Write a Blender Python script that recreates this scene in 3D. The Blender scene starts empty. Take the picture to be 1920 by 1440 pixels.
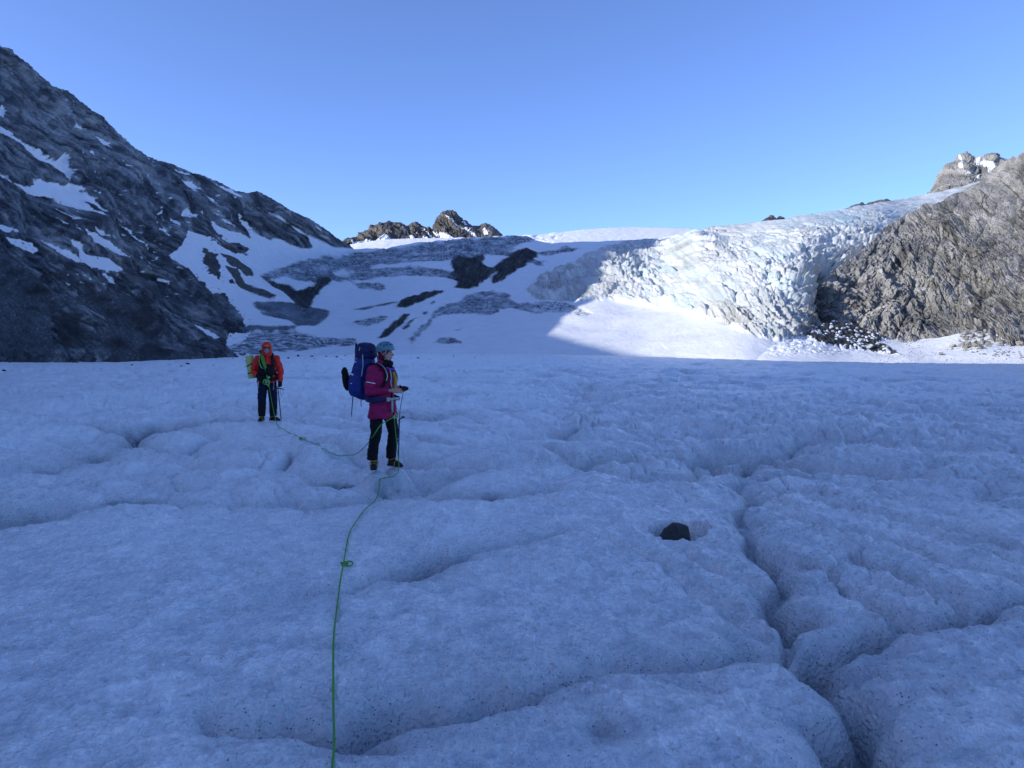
import bpy, math, random
import numpy as np
from math import radians, sin, cos, pi, sqrt
random.seed(7)
SC = bpy.context.scene
COL = SC.collection

# ------------------------------------------------------------------ camera model
FPX = 1423.0            # focal length in pixels of the 1920 wide picture
EYE = 1.6
PITCH = math.atan((720 - 661) / FPX)
def ray(px, py):
    """direction (x, z) per metre of forward depth through a picture position"""
    px = np.asarray(px, float); py = np.asarray(py, float)
    cx = (px - 960) / FPX; cy = (720 - py) / FPX
    y = cos(PITCH) + sin(PITCH) * cy
    z = -sin(PITCH) + cos(PITCH) * cy
    return cx / y, z / y
def P(px, py, d):
    rx, rz = ray(px, py)
    return np.stack([rx * d, np.broadcast_to(np.asarray(d, float), np.shape(rx * d)), EYE + rz * d], -1)
def G(px, py, z=0.0):
    """point on the plane at height z"""
    rx, rz = ray(px, py)
    d = (z - EYE) / rz
    return float(rx * d), float(d)

# ------------------------------------------------------------------ numpy noise
def _hash(ix, iy, seed):
    h = (ix.astype(np.int64) * 374761393 + iy.astype(np.int64) * 668265263 + seed * 1442695041) & 0xffffffff
    h = ((h ^ (h >> 13)) * 1274126177) & 0xffffffff
    h = (h ^ (h >> 16)) & 0xffffffff
    return h
def _r01(ix, iy, seed):
    return _hash(ix, iy, seed).astype(np.float64) / 4294967295.0
def noise2(x, y, seed=0):
    x = np.asarray(x, float); y = np.asarray(y, float)
    x0 = np.floor(x); y0 = np.floor(y)
    fx = x - x0; fy = y - y0
    ix = x0.astype(np.int64); iy = y0.astype(np.int64)
    ux = fx * fx * fx * (fx * (fx * 6 - 15) + 10); uy = fy * fy * fy * (fy * (fy * 6 - 15) + 10)
    def g(dx, dy):
        a = _r01(ix + dx, iy + dy, seed) * (2 * pi)
        return np.cos(a) * (fx - dx) + np.sin(a) * (fy - dy)
    n00 = g(0, 0); n10 = g(1, 0); n01 = g(0, 1); n11 = g(1, 1)
    a = n00 + ux * (n10 - n00); b = n01 + ux * (n11 - n01)
    return (a + uy * (b - a)) * 1.5
def fbm(x, y, octv=4, seed=0, gain=0.5, lac=2.03):
    s = 0; a = 1.0; f = 1.0
    for o in range(octv):
        s = s + a * noise2(x * f + 17.3 * o, y * f - 9.1 * o, seed + o * 13)
        a *= gain; f *= lac
    return s
def ridged(x, y, octv=4, seed=0, gain=0.5, lac=2.1):
    s = 0; a = 1.0; f = 1.0
    for o in range(octv):
        s = s + a * (1 - 2 * np.abs(noise2(x * f + 7.7 * o, y * f + 3.1 * o, seed + o * 7)))
        a *= gain; f *= lac
    return s
def worley(x, y, seed=0, jit=0.9):
    x = np.asarray(x, float); y = np.asarray(y, float)
    ix = np.floor(x).astype(np.int64); iy = np.floor(y).astype(np.int64)
    f1 = np.full(x.shape, 9.0); f2 = np.full(x.shape, 9.0); cid = np.zeros(x.shape)
    for dx in (-1, 0, 1):
        for dy in (-1, 0, 1):
            cx = ix + dx; cy = iy + dy
            px = cx + 0.5 + jit * (_r01(cx, cy, seed) - 0.5)
            py = cy + 0.5 + jit * (_r01(cx, cy, seed + 101) - 0.5)
            d = np.sqrt((px - x) ** 2 + (py - y) ** 2)
            r = _r01(cx, cy, seed + 777)
            m = d < f1
            f2 = np.where(m, f1, np.minimum(f2, d))
            cid = np.where(m, r, cid)
            f1 = np.where(m, d, f1)
    return f1, f2, cid
def sstep(a, b, x):
    t = np.clip((x - a) / (b - a), 0, 1)
    return t * t * (3 - 2 * t)
def poly_mask(x, y, poly):
    m = np.zeros(x.shape, bool)
    poly = np.asarray(poly, float)
    bb = (x > poly[:, 0].min()) & (x < poly[:, 0].max()) & (y > poly[:, 1].min()) & (y < poly[:, 1].max())
    if not bb.any(): return m
    xs = x[bb]; ys = y[bb]; c = np.zeros(xs.shape, bool)
    n = len(poly)
    for i in range(n):
        x0, y0 = poly[i]; x1, y1 = poly[(i + 1) % n]
        if y0 == y1: continue
        c ^= ((y0 > ys) != (y1 > ys)) & (xs < (x1 - x0) * (ys - y0) / (y1 - y0) + x0)
    m[bb] = c
    return m
def seg_dist(x, y, pts):
    """distance to a polyline and the interpolated value of its third column"""
    best = np.full(x.shape, 1e9); val = np.zeros(x.shape)
    for (a, b) in zip(pts[:-1], pts[1:]):
        dx = b[0] - a[0]; dy = b[1] - a[1]; L = dx * dx + dy * dy + 1e-12
        t = np.clip(((x - a[0]) * dx + (y - a[1]) * dy) / L, 0, 1)
        d = np.hypot(x - a[0] - t * dx, y - a[1] - t * dy)
        m = d < best
        best = np.where(m, d, best)
        if len(a) > 2: val = np.where(m, a[2] + (b[2] - a[2]) * t, val)
    return best, val
class RBF:
    """thin plate interpolation of scattered values"""
    def __init__(s, pts, vals, sc=1000.0, reg=1e-4):
        s.p = np.asarray(pts, float) / sc; s.sc = sc
        n = len(s.p)
        r = np.hypot(s.p[:, None, 0] - s.p[None, :, 0], s.p[:, None, 1] - s.p[None, :, 1])
        K = s.k(r) + np.eye(n) * reg
        Pm = np.c_[np.ones(n), s.p]
        A = np.block([[K, Pm], [Pm.T, np.zeros((3, 3))]])
        w = np.linalg.solve(A, np.r_[np.asarray(vals, float), 0, 0, 0])
        s.w = w
    def k(s, r): return r * r * np.log(r + 1e-9)
    def __call__(s, x, y):
        x = x / s.sc; y = y / s.sc
        out = s.w[-3] + s.w[-2] * x + s.w[-1] * y
        for i in range(len(s.p)):
            out = out + s.w[i] * s.k(np.hypot(x - s.p[i, 0], y - s.p[i, 1]))
        return out

# ------------------------------------------------------------------ mesh building
def tagp(o, label=None, cat=None, group=None, kind=None):
    if label: o['label'] = label
    if cat: o['category'] = cat
    if group: o['group'] = group
    if kind: o['kind'] = kind
    return o
def grid_faces(nr, nc, wrap=False):
    i = np.arange(nr - 1)[:, None]; j = np.arange(nc if wrap else nc - 1)[None, :]
    j2 = (j + 1) % nc
    return np.stack([i * nc + j, i * nc + j2, (i + 1) * nc + j2, (i + 1) * nc + j], -1).reshape(-1, 4)
def fast_mesh(name, verts, quads, mat, smooth=True, attrs=None, kind='structure', flip=False):
    """link a quad mesh from numpy arrays; attrs = {name: values per vertex (float) or (n,3)}"""
    verts = verts.reshape(-1, 3)
    used = np.zeros(len(verts), bool); used[quads.ravel()] = True
    if not used.all():
        remap = np.cumsum(used) - 1
        quads = remap[quads]; verts = verts[used]
        if attrs: attrs = {k: v.reshape(len(used), -1)[used] for k, v in attrs.items()}
    if flip: quads = quads[:, ::-1]
    me = bpy.data.meshes.new(name)
    nv = len(verts); nf = len(quads)
    me.vertices.add(nv); me.vertices.foreach_set('co', verts.astype(np.float32).ravel())
    me.loops.add(nf * 4); me.loops.foreach_set('vertex_index', quads.astype(np.int32).ravel())
    me.polygons.add(nf); me.polygons.foreach_set('loop_start', (np.arange(nf) * 4).astype(np.int32))
    me.polygons.foreach_set('use_smooth', np.full(nf, smooth, bool))
    me.update(calc_edges=True)
    if attrs:
        for k, v in attrs.items():
            v = np.asarray(v, np.float32).reshape(nv, -1)
            if v.shape[1] == 1:
                a = me.attributes.new(k, 'FLOAT', 'POINT'); a.data.foreach_set('value', v.ravel())
            else:
                a = me.attributes.new(k, 'FLOAT_COLOR', 'POINT')
                a.data.foreach_set('color', np.c_[v, np.ones(nv)].astype(np.float32).ravel())
    me.materials.append(mat)
    o = bpy.data.objects.new(name, me); COL.objects.link(o)
    if kind: o['kind'] = kind
    return o
def grid_normals(V):
    du = np.gradient(V, axis=1); dv = np.gradient(V, axis=0)
    n = np.cross(du, dv)
    n /= (np.linalg.norm(n, axis=-1, keepdims=True) + 1e-12)
    return n
def blur(a, k=3, it=1):
    for _ in range(it):
        for ax in (0, 1):
            p = np.pad(a, [(k, k) if i == ax else (0, 0) for i in range(a.ndim)], mode='edge')
            c = np.cumsum(p, axis=ax)
            z = np.zeros_like(np.take(c, [0], axis=ax)); c = np.concatenate([z, c], axis=ax)
            n = a.shape[ax]; w = 2 * k + 1
            a = (np.take(c, range(w, w + n), axis=ax) - np.take(c, range(0, n), axis=ax)) / w
    return a

# ------------------------------------------------------------------ node helpers
def new_mat(name):
    m = bpy.data.materials.new(name); m.use_nodes = True
    nt = m.node_tree; nt.nodes.clear()
    return m, nt
def N(nt, typ, **kw):
    n = nt.nodes.new(typ)
    for k, v in kw.items():
        if k == 'inputs':
            for a, b in v.items():
                if isinstance(b, bpy.types.NodeSocket): nt.links.new(b, n.inputs[a])
                else: n.inputs[a].default_value = b
        else: setattr(n, k, v)
    return n
def ramp(nt, fac, stops, interp='LINEAR'):
    r = nt.nodes.new('ShaderNodeValToRGB'); r.color_ramp.interpolation = interp
    e = r.color_ramp.elements
    while len(e) < len(stops): e.new(0.5)
    for i, (p, c) in enumerate(stops):
        e[i].position = p; e[i].color = (*c, 1) if not np.isscalar(c) else (c, c, c, 1)
    nt.links.new(fac, r.inputs[0])
    return r.outputs[0]
def mixc(nt, fac, a, b, mode='MIX'):
    m = nt.nodes.new('ShaderNodeMix'); m.data_type = 'RGBA'; m.blend_type = mode
    for i, v in ((0, fac), (6, a), (7, b)):
        if isinstance(v, bpy.types.NodeSocket): nt.links.new(v, m.inputs[i])
        elif i == 0: m.inputs[0].default_value = v
        else: m.inputs[i].default_value = (*v, 1)
    return m.outputs[2]
def mth(nt, op, a, b=None, c=None, clamp=False):
    m = nt.nodes.new('ShaderNodeMath'); m.operation = op; m.use_clamp = clamp
    for i, v in enumerate((a, b, c)):
        if v is None: continue
        if isinstance(v, bpy.types.NodeSocket): nt.links.new(v, m.inputs[i])
        else: m.inputs[i].default_value = v
    return m.outputs[0]
def noise_tex(nt, scale, detail=6, rough=0.6, vec=None, dist=0.0):
    n = nt.nodes.new('ShaderNodeTexNoise')
    n.inputs['Scale'].default_value = scale; n.inputs['Detail'].default_value = detail
    n.inputs['Roughness'].default_value = rough; n.inputs['Distortion'].default_value = dist
    if vec is not None: nt.links.new(vec, n.inputs['Vector'])
    return n.outputs['Fac']
def objvec(nt, scale=(1, 1, 1), rot=(0, 0, 0)):
    t = nt.nodes.new('ShaderNodeTexCoord'); m = nt.nodes.new('ShaderNodeMapping')
    m.inputs['Scale'].default_value = scale; m.inputs['Rotation'].default_value = rot
    nt.links.new(t.outputs['Object'], m.inputs['Vector'])
    return m.outputs['Vector']
def attr(nt, name):
    a = nt.nodes.new('ShaderNodeAttribute'); a.attribute_name = name
    return a
def finish(nt, color, rough=0.8, spec=0.3, bumps=(), **extra):
    """bumps: list of (height socket, strength, distance)"""
    b = nt.nodes.new('ShaderNodeBsdfPrincipled'); o = nt.nodes.new('ShaderNodeOutputMaterial')
    for nm, v in (('Base Color', color), ('Roughness', rough), ('Specular IOR Level', spec)):
        if isinstance(v, bpy.types.NodeSocket): nt.links.new(v, b.inputs[nm])
        elif nm == 'Base Color': b.inputs[nm].default_value = (*v, 1)
        else: b.inputs[nm].default_value = v
    prev = None
    for (h, s, d) in bumps:
        bn = nt.nodes.new('ShaderNodeBump'); bn.inputs['Strength'].default_value = s; bn.inputs['Distance'].default_value = d
        nt.links.new(h, bn.inputs['Height'])
        if prev: nt.links.new(prev, bn.inputs['Normal'])
        prev = bn.outputs[0]
    if prev: nt.links.new(prev, b.inputs['Normal'])
    for k, v in extra.items():
        nm = k.replace('_', ' ')
        if isinstance(v, bpy.types.NodeSocket): nt.links.new(v, b.inputs[nm])
        else: b.inputs[nm].default_value = v
    nt.links.new(b.outputs[0], o.inputs[0])
    return b
# ------------------------------------------------------------------ sun, sky, camera
SUN_EL = radians(20.0)
SUN_BACK = radians(18.0)                       # sun stands to the left and a little behind the camera
SDIR = np.array([-cos(SUN_BACK) * cos(SUN_EL), -sin(SUN_BACK) * cos(SUN_EL), sin(SUN_EL)])
cam_d = bpy.data.cameras.new('camera'); cam = bpy.data.objects.new('camera', cam_d); COL.objects.link(cam)
cam.location = (0, 0, EYE); cam.rotation_euler = (radians(90) - PITCH, 0, 0)
cam_d.sensor_width = 36; cam_d.lens = 36 * FPX / 1920; cam_d.clip_end = 20000; cam_d.clip_start = 0.05
SC.camera = cam
sl = bpy.data.lights.new('sun', 'SUN'); so = bpy.data.objects.new('sun', sl); COL.objects.link(so)
sl.energy = 2.15; sl.angle = radians(0.5); sl.color = (1.0, 0.95, 0.88)
from mathutils import Vector
so.rotation_euler = Vector(SDIR).to_track_quat('Z', 'Y').to_euler()
w = bpy.data.worlds.new('World'); SC.world = w; w.use_nodes = True
wn = w.node_tree; bg = wn.nodes['Background']
sky = wn.nodes.new('ShaderNodeTexSky'); sky.sky_type = 'NISHITA'; sky.sun_disc = False
sky.sun_elevation = SUN_EL
sky.sun_rotation = math.atan2(SDIR[0], SDIR[1])
sky.altitude = 2600; sky.air_density = 0.8; sky.dust_density = 2.6; sky.ozone_density = 5.0
tn = wn.nodes.new('ShaderNodeMix'); tn.data_type = 'RGBA'; tn.blend_type = 'MULTIPLY'
tn.inputs[0].default_value = 1.0; tn.inputs[7].default_value = (1.02, 0.915, 0.99, 1)
wn.links.new(sky.outputs[0], tn.inputs[6]); wn.links.new(tn.outputs[2], bg.inputs[0]); bg.inputs[1].default_value = 0.15
SC.view_settings.view_transform = 'Standard'; SC.view_settings.look = 'None'
SC.view_settings.exposure = 1.15; SC.view_settings.gamma = 1.0
SC.cycles.use_denoising = True
SC.cycles.max_bounces = 6; SC.cycles.diffuse_bounces = 4
# ------------------------------------------------------------------ glacier surface
_EX = [-2500, -600, 0, 215, 430, 560, 800, 1000, 1170, 1300, 1500, 1700, 1920, 2500, 4500]
_EY = [690, 686, 679, 679, 670, 667, 662, 663, 667, 671, 678, 681, 683, 686, 690]
_ED = [60, 123, 205, 250, 355, 385, 380, 375, 360, 345, 325, 305, 285, 230, 120]
def edge_of(x, y):
    yy = np.maximum(y, 1e-3)
    px = np.clip(960 + x / yy * FPX, -2500, 4500)
    ye = np.interp(px, _EX, _EY); de = np.interp(px, _EX, _ED)
    rx, rz = ray(px, ye)
    return de, EYE + rz * de
# creases traced from the surface: (picture x, picture y, depth m) with a shoulder width in metres
CREASES = [
 (0.30, [(-160,1010,.30),(0,992,.50),(70,985,.55),(130,968,.42),(200,955,.20),(240,945,.30),(300,944,.14),(400,936,.12),(520,927,.11),(600,925,.12),(660,922,.12),(720,908,.16),(780,893,.15),(850,884,.12),(920,874,.06),(990,868,.03)]),
 (0.30, [(740,908,.10),(800,925,.06),(880,938,.14),(930,940,.16),(980,925,.07),(1040,918,.04)]),
 (0.22, [(560,868,.04),(610,885,.13),(650,884,.14),(690,884,.10),(740,894,.10)]),
 (0.28, [(330,1190,.0),(430,1176,.06),(520,1156,.06),(640,1130,.07),(700,1106,.07),(760,1092,.12),(800,1080,.12),(850,1062,.06),(960,1044,.05),(1050,1022,.05),(1150,1006,.02)]),
 (0.40, [(330,1410,.02),(430,1385,.09),(560,1378,.10),(640,1395,.14),(700,1400,.16),(750,1372,.15),(830,1356,.13),(900,1348,.15),(960,1345,.13),(1040,1313,.10),(1200,1290,.11),(1330,1256,.11),(1400,1248,.18),(1470,1256,.20),(1520,1270,.22)]),
 (0.22, [(1520,1270,.20),(1545,1315,.22),(1575,1360,.24),(1610,1420,.26),(1650,1500,.28),(1700,1620,.25)]),
 (0.24, [(1520,1270,.22),(1565,1245,.20),(1620,1222,.16),(1670,1208,.14),(1730,1204,.12),(1780,1196,.11),(1840,1168,.13),(1920,1156,.12),(2050,1140,.10)]),
 (0.22, [(1380,900,.05),(1393,930,.12),(1400,965,.07),(1408,1000,.06),(1410,1030,.07),(1428,1070,.10),(1434,1110,.12),(1448,1145,.14),(1462,1172,.16),(1475,1205,.10),(1490,1235,.12)]),
 (0.16, [(1440,1065,.03),(1500,1085,.08),(1550,1110,.08),(1600,1150,.09),(1660,1185,.11),(1700,1205,.12)]),
 (0.18, [(1540,1040,.02),(1600,1065,.05),(1680,1100,.07),(1760,1140,.09),(1810,1172,.12)]),
 (0.16, [(1700,1010,.02),(1780,1035,.04),(1860,1065,.05),(1960,1100,.05)]),
 (0.20, [(1130,1040,.01),(1200,1075,.03),(1290,1120,.045),(1370,1165,.06),(1440,1215,.07)]),
 (0.18, [(1180,1005,.01),(1260,1045,.03),(1340,1090,.04),(1440,1150,.04)]),
 (0.18, [(1460,930,.02),(1540,955,.05),(1650,985,.05),(1780,1020,.05),(1920,1062,.05)]),
 (0.18, [(1560,900,.02),(1660,925,.05),(1790,955,.06),(1920,985,.06)]),
 (0.18, [(1480,1000,.02),(1560,1020,.05),(1680,1052,.05),(1800,1090,.05),(1920,1135,.06)]),
 (0.24, [(1010,800,.03),(1060,803,.08),(1120,790,.06),(1180,780,.03)]),
 (0.30, [(1080,868,.07),(1150,860,.11),(1230,855,.15),(1285,852,.18),(1330,847,.20),(1390,845,.18),(1445,846,.24),(1460,838,.20),(1500,820,.16),(1530,808,.06)]),
 (0.24, [(1330,847,.12),(1360,860,.22),(1378,869,.26),(1392,862,.18),(1410,850,.12)]),
 (0.26, [(1085,868,.08),(1125,884,.13),(1180,888,.10),(1240,915,.16),(1290,905,.12),(1325,888,.13),(1375,872,.20)]),
 (0.26, [(1445,848,.16),(1500,862,.10),(1560,870,.12),(1620,880,.08),(1700,890,.06),(1800,900,.05)]),
 (0.30, [(1560,800,.04),(1640,820,.06),(1700,838,.14),(1755,840,.32),(1780,838,.22),(1840,832,.14),(1870,836,.2),(1920,838,.14),(2050,840,.12)]),
 (0.30, [(1375,872,.16),(1395,890,.12),(1470,884,.14),(1520,878,.06)]),
 (0.30, [(-120,900,.10),(0,885,.10),(90,862,.14),(140,850,.18),(180,836,.12),(235,826,.14),(262,806,.34),(285,797,.30),(330,790,.14),(390,786,.12),(460,787,.16),(520,785,.10)]),
 (0.30, [(235,826,.12),(300,828,.06),(350,832,.16),(415,835,.18),(450,833,.08),(480,832,.06)]),
 (0.30, [(-60,796,.08),(30,793,.12),(75,792,.12),(150,795,.06),(210,800,.10),(262,800,.2)]),
 (0.35, [(130,746,.04),(165,744,.14),(183,748,.28),(200,743,.14),(250,742,.05)]),
 (0.35, [(270,742,.06),(310,747,.20),(328,744,.24),(350,740,.10)]),
 (0.40, [(740,780,.08),(800,785,.10),(860,770,.12),(960,772,.12),(1060,768,.08)]),
 (0.40, [(520,760,.06),(600,770,.10),(690,768,.10),(760,775,.12)]),
 (0.40, [(1440,775,.08),(1520,778,.16),(1570,776,.1)]),
 (0.30, [(560,815,.03),(640,830,.06),(700,850,.07),(760,858,.05),(850,866,.05)]),
 (0.30, [(440,870,.02),(540,870,.04),(610,882,.10)]),
 (0.25, [(600,790,.03),(680,800,.05),(800,815,.06),(900,822,.07),(980,840,.05),(1080,868,.04)]),
]
# hollows: picture x, y, depth m, radius m (x, y)
HOLLOWS = [(30,965,.60,.66,.80),(115,955,.42,.42,.50),(240,930,.20,.28,.40),(640,880,.12,.30,.35),(905,935,.12,.30,.30),(272,793,.6,.40,1.0),
           (1140,1388,.07,.11,.10),(1490,1240,.12,.28,.10),(1800,1165,.10,.25,.15),(690,1400,.08,.10,.06),(1462,1160,.06,.10,.12),(1380,868,.12,.25,.3),(1757,842,.2,.5,.5)]
ROCK = G(1278, 1012)
_CR = [(w_, [(*G(a, b, -.15 if b > 1100 else (-.12 if b > 950 else -.07)), c * (.58 if b > 1100 else 1)) for a, b, c in pts]) for w_, pts in CREASES]
_HO = [(*G(a, b, -.06), c, rx_, ry_) for a, b, c, rx_, ry_ in HOLLOWS]
FEET = []           # (x, y, z) small trodden pads under the boots, filled in below
def glacier_h(x, y, full=True):
    """height, hollow measure and crease measure at world x, y"""
    x = np.asarray(x, float); y = np.asarray(y, float)
    r = np.hypot(x, y)
    de, ze = edge_of(x, y)
    t = np.clip(y / de, 0, 1)
    macro = np.where(y > 0, ze * t ** 2, 0.0)
    past = np.maximum(y - de, 0); macro = macro - past * 0.06
    h = macro.copy()
    wx = x + 0.16 * fbm(x / .8, y / .8, 3, 5); wy = y + 0.16 * fbm(x / .8, y / .8, 3, 9)
    fx_ = 0.10 * noise2(x / .16, y / .16, 33); 
    near = r < 26
    cre = np.zeros(x.shape); hol = np.zeros(x.shape)
    if near.any():
        X = wx[near]; Y = wy[near]; acc = np.zeros(X.shape); cc = np.zeros(X.shape); rr = r[near]
        f = 1 + fx_[near]
        for (W, pts) in _CR:
            a = np.asarray(pts)
            bb = (X > a[:, 0].min() - 1.6) & (X < a[:, 0].max() + 1.6) & (Y > a[:, 1].min() - 1.6) & (Y < a[:, 1].max() + 1.6)
            if not bb.any(): continue
            d, v = seg_dist(X[bb], Y[bb], pts)
            fr_ = 1 + 1.2 * sstep(7.5, 13, rr[bb]); d = np.maximum(d * f[bb] - 0.02 * fr_, 0) / fr_
            p = 3.2 * v * (0.70 * np.exp(-d / (W * 0.22)) + 0.22 * np.exp(-d / (W * 0.9)))
            acc[bb] = np.maximum(acc[bb], p) + 0.25 * np.minimum(acc[bb], p)
            cc[bb] = np.maximum(cc[bb], 1.5 * sstep(0, .10, v) * np.exp(-d / (W * .75)))
        hh = np.zeros(X.shape)
        for (hx, hy, dp, rx_, ry_) in _HO:
            q = ((X - hx) / rx_) ** 2 + ((Y - hy) / ry_) ** 2
            g = np.exp(-q ** 1.4); acc = acc + dp * g; hh = np.maximum(hh, g * min(1, dp * 6))
        h[near] -= acc; cre[near] = cc; hol[near] = hh
    # water-worn mounds, drawn out along the flow direction
    ux, uy = 0.33, -0.944
    U = (wx * ux + wy * uy); Vv = (-wx * uy + wy * ux)
    right = sstep(-.5, 2.5, x)
    mid = sstep(6.5, 10, r)
    # large swells
    h += 0.16 * fbm(x / 4.5, y / 4.5, 2, 61) * sstep(3, 9, r) + .035 * fbm(x / 1.7, y / 1.7, 2, 62)
    f1, f2, ci = worley(U / 2.6 + .3 * noise2(U, Vv, 3), Vv / 1.05, 21)
    c1 = np.exp(-(f2 - f1) * 7.0)
    h -= c1 * (0.010 + 0.17 * mid * (0.7 + .45 * right) * (.35 + .35 * sstep(12, 18, r)) * (.35 + .65 * sstep(45, 20, r))) * (0.4 + 1.2 * sstep(-.3, .5, noise2(x / 6, y / 6, 8)))
    cre = np.maximum(cre, .55 * c1 * mid * sstep(-.2, .4, noise2(x / 6, y / 6, 8)))
    f1, f2, _ = worley(U / 1.15 + .4 * noise2(U * 1.5, Vv * 1.5, 4), Vv / .40, 22)
    c2 = np.exp(-(f2 - f1) * 6.5)
    h -= c2 * (.3 + .7 * sstep(34, 16, r)) * (0.005 + 0.030 * right + .018 * mid + .022 * mid * right) * (0.2 + 1.5 * sstep(-.35, .5, noise2(x / 2.2, y / 2.2, 18)))
    cre = np.maximum(cre, .35 * c2 * (.3 + .7 * mid) * sstep(-.2, .5, noise2(x / 2.2, y / 2.2, 18)))
    h += (ridged(Vv / .38, U / 2.3, 3, 23) - .6) * (0.019 + .014 * right * sstep(5, 8, r)) * (0.25 + right) * sstep(2.5, 5, r) * sstep(60, 25, r)
    # long transverse cracks across the flow
    gate = sstep(-.15, .45, noise2(x / 9 + 3, y / 9, 28))
    f1, f2, _ = worley(x / 4.2 + .5 * noise2(x / 2.4, y / 2.4, 29), y / 1.9 + .12 * x, 26)
    tz = sstep(7, 12, r)
    c3 = np.exp(-(f2 - f1) * 6.5); c3b = np.exp(-(f2 - f1) * 3)
    h -= tz * gate * (.32 * c3 + .08 * c3b) * (1 + .6 * sstep(12, 30, r))
    cre = np.maximum(cre, 1.1 * tz * gate * c3 ** 1.3)
    f1, f2, _ = worley(x / 17 + .6 * noise2(x / 7, y / 7, 30), y / 4.2 - .05 * x, 27)
    tz2 = sstep(18, 32, r); g2 = sstep(-.3, .3, noise2(x / 26, y / 20, 31))
    h -= tz2 * g2 * (.36 * np.exp(-(f2 - f1) * 8) + .07 * np.exp(-(f2 - f1) * 4))
    cre = np.maximum(cre, .8 * tz2 * g2 * np.exp(-(f2 - f1) * 7))
    f1, f2, _ = worley(x / 7 + .6 * noise2(x / 5, y / 5, 32), y / 1.5 - .1 * x, 34)
    g3 = sstep(-.2, .4, noise2(x / 14, y / 16, 35)) * sstep(9, 16, r) * sstep(120, 60, r)
    h -= g3 * .15 * np.exp(-(f2 - f1) * 6)
    cre = np.maximum(cre, .6 * g3 * np.exp(-(f2 - f1) * 8))
    # sharp-edged melt cups
    cup = 1 - np.abs(noise2(x / .34 + .5 * noise2(x / .3, y / .3, 44), y / .15, 45)) * 2.2
    cup2 = 1 - np.abs(noise2(x / .15, y / .075, 46)) * 2.2
    cg = .35 + .65 * np.maximum(right, sstep(7, 11, r))
    h += cg * sstep(70, 25, r) * (.024 * cup + .008 * cup2 * sstep(20, 10, r)) * (.5 + .8 * sstep(-.4, .4, noise2(x / 1.6, y / 1.6, 47)))
    # wavy cross ripples of the middle distance
    rp = ridged(y / .85 + .22 * x + .8 * noise2(x / 1.6, y / 1.2, 49), x / 3.2, 3, 50, .55) - .7
    rpg = sstep(8.5, 12, r) * sstep(80, 40, r) * sstep(-.45, .3, noise2(x / 5, y / 4, 53))
    h += rpg * rp * (.040 + .045 * right) * (1 + .5 * sstep(16, 30, r))
    # fine melt scallops
    h += sstep(50, 20, r) * (0.010 * fbm(x / .13, y / .10, 3, 41) + .012 * fbm(x / .42, y / .34, 3, 42))
    nr = sstep(14, 6, r)
    h += nr * (0.0045 * fbm(x / .045, y / .035, 2, 43) + .0055 * (1 - 2.2 * np.abs(noise2(x / .085, y / .06, 48))))
    far = sstep(16, 45, r)
    if (far > 0).any():
        h += far * (0.040 * fbm(x / 3.2, y / 6.5, 3, 71) + .13 * fbm(x / 14, y / 18, 3, 72) * sstep(30, 90, r))
        f1, f2, _ = worley(x / 5.5 + .5 * noise2(x / 4, y / 4, 5), y / 4.0, 24)
        h -= far * .10 * np.exp(-(f2 - f1) * 7) * sstep(-.2, .5, noise2(x / 30, y / 30, 19))
    # melt hole around the dark rock
    dr = np.hypot((x - ROCK[0] - .03) / 0.235, (y - ROCK[1] - .19) / 0.25)
    k = sstep(1.10, .86, dr + .16 * noise2(x / .12, y / .12, 77))
    h = h * (1 - k) + (-0.22 + .01 * fbm(x / .06, y / .06, 2, 5)) * k
    hol = np.maximum(hol, k * .30)
    for (fx2, fy2, fz2) in FEET:
        k = np.exp(-(((x - fx2) ** 2 + (y - fy2) ** 2) / .22 ** 2) ** 1.5)
        h = h * (1 - k) + fz2 * k
    h = np.maximum(h, macro - 1.1)
    return h, hol, cre

def build_glacier():
    # polar sheet, fine inside the view and coarse elsewhere
    a_in = np.radians(np.linspace(-39, 39, 1500))
    a_out = np.radians(np.linspace(39, 321, 200)[1:-1])
    az = np.concatenate([a_in, a_out])
    rr = [0.25]
    while rr[-1] < 560:
        r_ = rr[-1]
        s = 0.0013 * max(r_, .9) ** 1.62 + .0028
        if r_ < 2.5: s = 0.02 if r_ < 2.2 else .009
        rr.append(r_ + min(s, 14))
    rr = np.array(rr)
    R, A = np.meshgrid(rr, az, indexing='ij')
    X = R * np.sin(A); Y = R * np.cos(A)
    H, hol, cre = glacier_h(X.ravel(), Y.ravel())
    H = H.reshape(X.shape)
    V = np.stack([X, Y, H], -1)
    # relief measure for the dirt and painted shade in low spots
    px = np.concatenate([V.reshape(-1, 3), [[0, 0, H[0].mean()]]])
    n = len(px)
    q = grid_faces(len(rr), len(az), wrap=True)
    low = np.r_[hol, 0]; cr = np.r_[cre, 0]
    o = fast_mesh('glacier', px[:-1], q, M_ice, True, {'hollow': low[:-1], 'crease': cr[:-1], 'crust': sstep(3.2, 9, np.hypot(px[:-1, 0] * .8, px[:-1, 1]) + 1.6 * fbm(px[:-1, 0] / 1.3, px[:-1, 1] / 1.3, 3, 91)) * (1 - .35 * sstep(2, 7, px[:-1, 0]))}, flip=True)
    return o
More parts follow.
